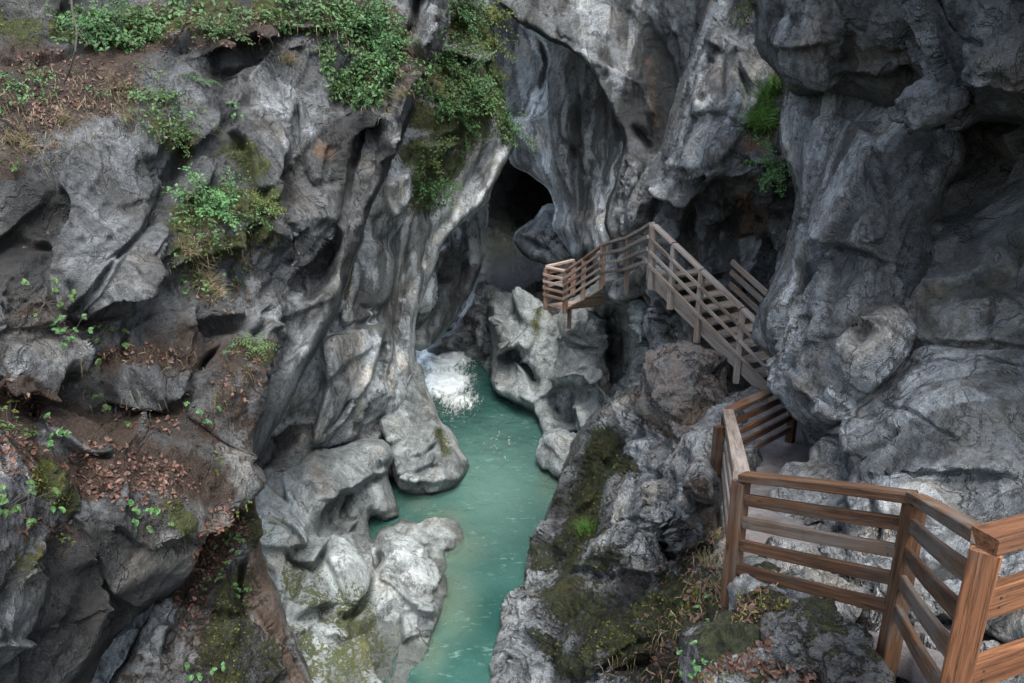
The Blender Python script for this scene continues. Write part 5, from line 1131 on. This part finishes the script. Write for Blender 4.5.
def make_fern(mat, n=9, H=.4):
    lv, sg = [], []
    for i in range(n):
        a = 2 * math.pi * i / n + rr.uniform(-.3, .3); pts = []
        for k in range(9):
            t = k / 8; pts.append(np.array([math.cos(a) * H * t, math.sin(a) * H * t, H * (.75 * t - .75 * t * t)]))
        for k in range(8):
            sg.append((pts[k], pts[k + 1], .003, .002))
            if k:
                w = .11 * H * (1.25 - k / 8) * 2
                f = pts[k + 1] - pts[k]; s = np.cross(f, [0, 0, 1.]); s /= np.linalg.norm(s)
                for q in (-1, 1): lv.append(leaf_verts(pts[k], s * q + .5 * f / np.linalg.norm(f), np.array([0, 0, 1.]), w, w * .32))
    return leaf_mesh('fronds', lv, mat), stem_mesh('stems', sg, M['bark'])
def make_tuft(mat, n=110, H=.4, droop=1.0):
    V, Fc = [], []
    for i in range(n):
        a = rr.uniform(0, 2 * math.pi); o = np.array([rr.normal() * .07, rr.normal() * .07, 0]); L = H * rr.uniform(.5, 1.1); out = rr.uniform(.2, .7) * droop
        d = np.array([math.cos(a), math.sin(a), 0]); s = np.array([-d[1], d[0], 0]) * .0045; k = len(V)
        for j in range(5):
            t = j / 4; c = o + d * out * L * t + np.array([0, 0, L * (t - out * 1.1 * t * t)])
            w = s * (1 - t * .9); V += [tuple(c - w), tuple(c + w)]
        for j in range(4): Fc.append((k + 2 * j, k + 2 * j + 1, k + 2 * j + 3, k + 2 * j + 2))
    me = bpy.data.meshes.new('blades'); me.from_pydata(V, [], Fc); me.materials.append(mat); me.update()
    return me, None

KIND = dict(herb=[make_herb(M[m], n, H, L) for m, n, H, L in (('leaf_green', 6, .28, .085), ('leaf_dark', 9, .24, .07), ('leaf_green', 12, .22, .06), ('leaf_green', 5, .32, .10), ('leaf_yellow', 9, .2, .055), ('leaf_dark', 14, .3, .06))], shrub=[make_shrub(M['leaf_green'], 700, .5, .05), make_shrub(M['leaf_dark'], 900), make_shrub(M['leaf_green'], 1200, .5, .036), make_shrub(M['leaf_green'], 900, .6, .045)],
            dark=[make_shrub(M['leaf_dark'], 1000), make_shrub(M['leaf_dark'], 700, .6, .05)], bright=[make_shrub(M['leaf_yellow'], 1000, .5, .036), make_shrub(M['leaf_yellow'], 800, .6, .042)], fern=[make_fern(M['leaf_green']), make_fern(M['leaf_dark'], 8)],
            tuft=[make_tuft(M['grass_green'], 160, .55, 1.2)], dry=[make_tuft(M['grass_dry'], 120, .4, 1.3)])
KNAME = dict(herb=('broadleaf_herb', 'herb'), shrub=('leafy_shrub', 'shrub'), dark=('leafy_shrub', 'shrub'), bright=('leafy_shrub', 'shrub'), fern=('fern', 'fern'), tuft=('grass_tuft', 'grass'), dry=('dry_grass_tuft', 'grass'))

def plant(kind, px, py, size, label, group=None, flat=1.0):
    p, n = spot(px, py)
    name, cat = KNAME[kind]
    up = np.array([0, 0, 1.]) * .75 + n * .75; up /= np.linalg.norm(up)
    lm, sm = KIND[kind][int(rr.integers(0, len(KIND[kind])))]
    o = bpy.data.objects.new(name, None); o.empty_display_size = .1; COL.objects.link(o)
    z = Vector(up); q = z.to_track_quat('Z', 'Y'); 
    from mathutils import Quaternion
    q = q @ Quaternion((0, 0, 1), rr.uniform(0, 6.28))
    o.rotation_mode = 'QUATERNION'; o.rotation_quaternion = q; o.location = Vector(p - n * .02); size *= .82 if kind == 'herb' else 1
    o.scale = (size, size, size * flat)
    for nm, me in (('blades' if sm is None else ('fronds' if kind == 'fern' else 'leaves'), lm), ('stems', sm)):
        if me is None: continue
        c = bpy.data.objects.new(nm, me); c.parent = o; COL.objects.link(c)
    return tag(o, label, cat, group)

PL = [
 ('shrub', 92, 28, 1.3, 'leafy shrub on the top left ledge beside the hanging bare twig'),
 ('shrub', 122, 42, 1.1, 'leafy shrub right of the hanging twig on the top left ledge'),
 ('dark', 150, 22, 1.0, 'dark low shrub at the top edge above the long grey slab'),
 ('herb', 22, 92, 1.5, 'broad-leaved herb at the far left edge of the upper litter ledge'),
 ('herb', 40, 86, 1.2, 'small herb just left of the lower end of the bare twig'),
 ('herb', 8, 110, 1.3, 'herb clump touching the left picture edge above the dry grass'),
 ('herb', 12, 178, 1.4, 'low dark green herb at the left edge below the dry grass'),
 ('herb', 96, 98, 1.0, 'tiny herb in the middle of the upper leaf litter'),
 ('dark', 150, 98, .9, 'bushy plant hanging at the lip above the grey slab'),
 ('shrub', 172, 138, .9, 'round leafy cushion drooping over the right end of the slab lip'),
 ('herb', 152, 78, 1.2, 'broad-leaved herb crowning the rock knob right of the litter ledge'),
 ('dark', 222, 28, 1.1, 'dark shrub on the top edge left of the dark hollow'),
 ('fern', 200, 82, 1.0, 'fern hanging at the left side of the dark hollow'),
 ('shrub', 212, 200, 1.1, 'leafy shrub on the upper left of the mossy bulge'),
 ('shrub', 230, 214, 1.2, 'largest leafy shrub in the middle of the mossy bulge'),
 ('bright', 262, 204, .8, 'yellowish shrub on the right edge of the mossy bulge'),
 ('herb', 200, 238, 1.3, 'herb hanging below the mossy bulge'),
 ('herb', 215, 135, 1.1, 'small herb in the crack above the mossy bulge'),
 ('herb', 228, 118, 1.0, 'small herb right under the dark hollow'),
 ('shrub', 300, 10, 1.3, 'leafy shrub at the top edge right of the yellow moss cushion'),
 ('shrub', 352, 22, 1.6, 'tall leafy shrub at the top of the ivy-clad gully'),
 ('shrub', 386, 40, 1.6, 'dense leafy shrub just left of the root-like rib'),
 ('shrub', 372, 66, 1.5, 'dense leafy shrub in the middle of the ivy-clad gully'),
 ('dark', 350, 84, 1.4, 'dark shrub at the lower left of the ivy-clad gully'),
 ('shrub', 370, 95, 1.1, 'leafy shrub hanging lowest in the ivy-clad gully'),
 ('dark', 336, 48, 1.2, 'dark shrub at the left border of the ivy-clad gully'),
 ('bright', 484, 16, 2.0, 'bright yellow-green shrub at the top right of the overgrown spur'),
 ('shrub', 460, 14, 1.8, 'leafy shrub at the top middle of the overgrown spur'),
 ('bright', 490, 42, 1.6, 'bright shrub overhanging the spur edge below the top'),
 ('shrub', 440, 62, 1.9, 'leafy shrub left on the middle terrace of the spur, beside the rib'),
 ('shrub', 462, 76, 2.1, 'large leafy shrub in the middle terrace of the spur'),
 ('dark', 482, 92, 1.8, 'dark shrub on the right end of the middle spur terrace'),
 ('bright', 494, 78, 1.4, 'bright shrub on the rim of the spur against the grey wall'),
 ('shrub', 450, 104, 1.8, 'leafy shrub on the lower part of the middle spur terrace'),
 ('shrub', 508, 128, 1.7, 'shrub hanging from the tip of the spur before the cave wall'),
 ('bright', 432, 158, 1.4, 'yellow-green shrub on the mossy ledge below the spur terrace'),
 ('shrub', 424, 186, 1.5, 'leafy shrub lowest on the mossy ledge of the spur'),
 ('shrub', 466, 130, 1.2, 'small shrub in the notch under the spur terrace'),
 ('herb', 44, 304, 1.3, 'herb on the thin ledge at mid left above the pale slab'),
 ('herb', 70, 338, 1.2, 'herb at the right end of the pale slab on the left cliff'),
 ('herb', 114, 350, 1.3, 'broad-leaved herb alone on soil below the cracked slab'),
 ('herb', 60, 442, 1.3, 'broad-leaved herb in red leaf litter beside the lower pale slab'),
 ('herb', 118, 416, 1.4, 'tall herb at the upper end of the red leaf litter'),
 ('herb', 8, 420, 1.4, 'herb on the left picture edge at the top of the red litter'),
 ('herb', 14, 440, 1.1, 'smaller herb on the left edge beneath the other edge herb'),
 ('herb', 6, 508, 1.3, 'bright herb at the left edge beside the yellow moss streak'),
 ('herb', 42, 526, .9, 'small herb below the yellow moss streak'),
 ('herb', 64, 538, .8, 'tiny herb on the rim of the dark lower boulder face'),
 ('herb', 132, 516, 1.2, 'herb at the front rim of the red leaf litter'),
 ('herb', 155, 520, 1.0, 'herb beside the small moss patch at the litter rim'),
 ('herb', 184, 410, .9, 'tiny herb on the crumbly rock left of the curtain edge'),
 ('herb', 210, 420, .9, 'tiny herb nearest the sharp edge of the crumbly rock'),
 ('herb', 228, 358, .9, 'small herb on the mossy rock tip beside the curtain wall'),
 ('fern', 252, 346, .9, 'small fern at the mossy tip of the near cliff'),
 ('herb', 214, 464, 1.0, 'pale herb above the pointed rock fin'),
 ('herb', 236, 510, 1.0, 'herb just under the tip of the pointed rock fin'),
 ('herb', 232, 544, 1.2, 'herb halfway down the mossy side of the pointed fin'),
 ('herb', 212, 580, 1.0, 'herb low on the leaf-covered side of the pointed fin'),
 ('herb', 238, 592, .9, 'small herb on the moss ridge of the pointed fin'),
 ('herb', 214, 670, 1.0, 'herb at the bottom edge on the pointed fin'),
 ('tuft', 768, 92, 1.6, 'long green grass tuft hanging from the niche of the right cliff'),
 ('tuft', 758, 116, 1.4, 'shorter green grass tuft lower in the cliff niche'),
 ('shrub', 772, 164, .9, 'small green plant under the brown rock in the cliff niche'),
 ('bright', 754, 4, .8, 'small plant hanging from the top edge of the rock roof'),
 ('tuft', 586, 530, 1.0, 'green grass tuft on the mossy right bank'),
 ('herb', 716, 618, .9, 'bright green herb left of the near railing post foot'),
 ('herb', 816, 650, .8, 'bright green herb in front of the grey boulder under the railing'),
 ('herb', 700, 668, .8, 'small herb left of the mossy boulder'),
 ('herb', 612, 465, .9, 'small herb on the bright moss pad of the right bank'),
]
for a in PL: plant(*a)
for i, (px, py, s_) in enumerate(((26, 150, .8), (12, 142, .8), (60, 118, .7), (118, 84, .9), (128, 118, .9), (196, 262, 1.0), (206, 280, 1.0), (190, 250, .9), (216, 292, .8), (236, 256, .9), (288, 60, .8), (400, 92, 1.1), (430, 78, 1.3), (706, 560, .6), (718, 535, .55))):
    plant('dry', px, py, s_, 'dry straw-coloured grass tuft on a ledge' if px < 600 else 'dry grass tuft on the bank below the corner post', 'dry grass tufts on the ledges' if px < 600 else 'dry grass tufts below the corner post')

# bare twig hanging over the top left ledge
tw = [at(px, py, d) for px, py, d in ((70, -14, 9.6), (72, 10, 9.5), (77, 32, 9.3), (75, 52, 9.2), (70, 70, 9.3), (64, 84, 9.6))]
sg = [(tw[i], tw[i + 1], .018 - .002 * i, .016 - .002 * i) for i in range(5)]
for i, (px, py) in ((1, (80, 20)), (2, (88, 44)), (3, (66, 60))): sg.append((tw[i], at(px, py, 9.25), .007, .003))
me = stem_mesh('bare_twig', sg, M['bark']); o = bpy.data.objects.new('bare_twig', me); COL.objects.link(o)
tag(o, 'thin dark bare twig hanging over the top left ledge', 'twig')

# fallen leaves, moss and grass too many to count
def scatter(areas, density, make, thin=-.25):
    out = []
    for cx, cy, rx, ry, rot, k in areas:
        n = int(density * k * rx * ry * 3.14 / 100)
        a = rr.uniform(0, 2 * math.pi, n); r = np.sqrt(rr.uniform(0, 1, n)); c_, s_ = math.cos(R(rot)), math.sin(R(rot))
        u, v = rx * r * np.cos(a), ry * r * np.sin(a)
        for x, y in zip(cx + u * c_ - v * s_, cy + u * s_ + v * c_):
            p, n_ = spot(x, y)
            if fbm(p[None] * 1.8, 3, 55)[0] + .25 * rr.normal() < thin: continue
            d = np.linalg.norm(p - EYE); t = np.cross(n_, rv()); t /= np.linalg.norm(t); b = np.cross(n_, t)
            j = 3.0 * d / F
            out += make(p + t * rr.uniform(-j, j) + b * rr.uniform(-j, j), n_, t, d)
    return out
def mk_leaf(p, n, t, d):
    L = rr.uniform(.02, .07); dd = t + n * rr.uniform(-.1, .45); return [leaf_verts(p + n * rr.uniform(.0, .02), dd, n + .5 * rv(), L, L * rr.uniform(.5, .8), .2, rr.uniform(-.3, .4))]
def stuff(name, leaves, mat, label, cat):
    o = bpy.data.objects.new(name, leaf_mesh(name, leaves, mat)); COL.objects.link(o); return tag(o, label, cat, kind='stuff')
LIT = [(75, 85, 70, 34, 10, 1), (30, 130, 34, 30, 0, .6), (210, 25, 80, 22, 0, .6), (20, 400, 40, 16, 20, 1), (110, 470, 50, 28, 8, 1.2), (14, 450, 24, 26, 0, 1.0), (40, 530, 30, 10, 0, .6), (150, 485, 50, 26, 0, 1), (150, 355, 46, 10, 0, .6), (140, 418, 44, 12, 10, .8), (220, 540, 22, 42, 25, 1.6), (195, 600, 20, 30, 20, .6), (240, 372, 22, 26, 0, .5), (375, 45, 50, 40, 0, .6), (200, 30, 130, 24, 4, .7), (455, 100, 44, 34, 0, .5), (225, 300, 30, 26, 0, .4)]
stuff('leaf_litter', scatter(LIT, 9, mk_leaf), M['litter'], 'reddish brown fallen leaves on the ledges of the left cliff', 'leaf litter')
LIT2 = [(690, 650, 60, 36, -25, .8), (705, 560, 24, 50, 5, .5), (650, 580, 50, 12, -10, .6), (780, 655, 70, 26, 0, .9), (740, 600, 30, 30, 0, .5), (655, 616, 12, 6, 0, 1.5), (850, 676, 50, 14, 0, .8)]
stuff('leaf_litter', scatter(LIT2, 6, mk_leaf), M['litter'], 'reddish fallen leaves on the mossy bank below the near railing', 'leaf litter')
def mk_moss(p, n, t, d):
    L = rr.uniform(.012, .036) * (1 if d < 12 else 1.4); dd = n * .8 + rv() * .7; return [leaf_verts(p - n * .005, dd, t, L, L * .5, .1, .2)]
MOS = [(270, 8, 22, 14, 0, 1), (172, 132, 30, 16, 20, 1), (228, 212, 50, 26, -5, 1.2), (250, 156, 18, 14, 20, 1), (230, 250, 50, 18, -5, .7), (430, 118, 20, 16, 0, 1), (422, 165, 22, 26, 0, 1), (470, 30, 34, 30, 0, .8), (460, 95, 40, 30, 10, .8), (505, 115, 10, 30, 0, 1), (52, 490, 30, 12, 44, 2.2), (165, 516, 16, 9, 40, 1), (244, 520, 6, 30, 0, .8), (232, 640, 24, 60, 0, .5), (770, 110, 20, 34, 20, 1), (20, 20, 36, 24, 0, .7)]
stuff('moss', scatter(MOS, 22, mk_moss, -.1), M['moss_fuzz'], 'olive moss cushions on the left cliff, the spur and the cliff niche', 'moss')
MOS2 = [(590, 480, 20, 60, 15, .7), (622, 465, 18, 8, 0, 1), (580, 545, 24, 36, 10, .6), (640, 620, 70, 18, -28, 1), (565, 660, 14, 26, 10, .7), (740, 610, 50, 24, 0, .8), (700, 672, 40, 22, 0, .6)]
stuff('moss', scatter(MOS2, 22, mk_moss, -.1), M['moss_fuzz'], 'olive moss on the stony right bank below the railing', 'moss')

def mk_green(p, n, t, d):
    L = rr.uniform(.025, .075) * (1 if d < 14 else 1.6); o = p + n * rr.uniform(.02, .16) + np.array([0, 0, rr.uniform(0, .06)])
    return [leaf_verts(o, t + .4 * rv(), n * .6 + np.array([0, 0, .8]) + .5 * rv(), L, L * rr.uniform(.45, .8))]
GRN = [(110, 30, 60, 20, 10, .8), (200, 22, 70, 16, 0, .5), (300, 16, 40, 18, 0, .7), (365, 55, 42, 52, 10, 1), (350, 20, 40, 20, 0, .8), (470, 30, 32, 34, 0, 1.2), (458, 88, 46, 36, 8, 1.4), (500, 100, 10, 34, 0, 1), (508, 132, 9, 16, 0, 1), (430, 180, 24, 34, -20, .8), (452, 150, 24, 14, -10, .7), (160, 120, 40, 24, 25, .5), (225, 210, 54, 34, -5, .45), (210, 270, 34, 30, 0, .3), (30, 90, 30, 20, 0, .3)]
stuff('ground_cover', scatter(GRN, 26, mk_green, -.06), M['leaf_dark'], 'small leafy ground cover over the ledges of the left cliff and spur', 'ground cover')
stuff('ground_cover', scatter(GRN, 14, mk_green, .0), M['leaf_green'], 'bright small leaves growing between the shrubs of the left cliff', 'ground cover')
def mk_blade(p, n, t, d):
    L = rr.uniform(.12, .32) * (1 if d < 14 else 1.4); w = np.cross(n, t) * .004 * (1 if d < 12 else 1.6); q = n * .55 + t * .4 + np.array([0, 0, .15]); a = p + q * L * .45; b = p + q * L * .8 + np.array([0, 0, -.55 * L])
    m_ = (p + a) / 2 + n * .01
    return [[p - w, p + w, a + w, b, a - w, m_, m_ + n * .002]]
def blade_mesh(name, bl, mat):
    V, Fc = [], []
    for q in bl:
        k = len(V); V += [tuple(v) for v in q[:5]]; Fc += [(k, k + 1, k + 2, k + 4), (k + 4, k + 2, k + 3)]
    me = bpy.data.meshes.new(name); me.from_pydata(V, [], Fc); me.materials.append(mat); me.update(); return me
GRS = [(60, 110, 80, 40, 10, .6), (30, 145, 36, 30, 0, .45), (160, 105, 50, 30, 20, .6), (215, 265, 44, 44, 0, .7), (225, 215, 50, 30, 0, .4), (300, 40, 60, 30, 0, .4), (370, 60, 50, 60, 0, .5), (450, 90, 50, 40, 0, .7), (430, 190, 28, 40, 0, .6), (480, 40, 26, 40, 0, .4), (160, 380, 100, 40, 0, .2), (240, 360, 30, 20, 0, .4)]
o = bpy.data.objects.new('dry_grass', blade_mesh('dry_grass', scatter(GRS, 5, mk_blade), M['grass_dry'])); COL.objects.link(o); tag(o, 'straw-coloured grass blades hanging over the ledges of the left cliff', 'grass', kind='stuff')
GRS2 = [(708, 550, 24, 50, 5, .5), (700, 620, 50, 40, -20, .5), (640, 650, 60, 30, -20, .3), (740, 590, 30, 20, 0, .6)]
o = bpy.data.objects.new('dry_grass', blade_mesh('dry_grass', scatter(GRS2, 5, mk_blade), M['grass_dry'])); COL.objects.link(o); tag(o, 'straw-coloured grass blades on the right bank under the corner post', 'grass', kind='stuff')
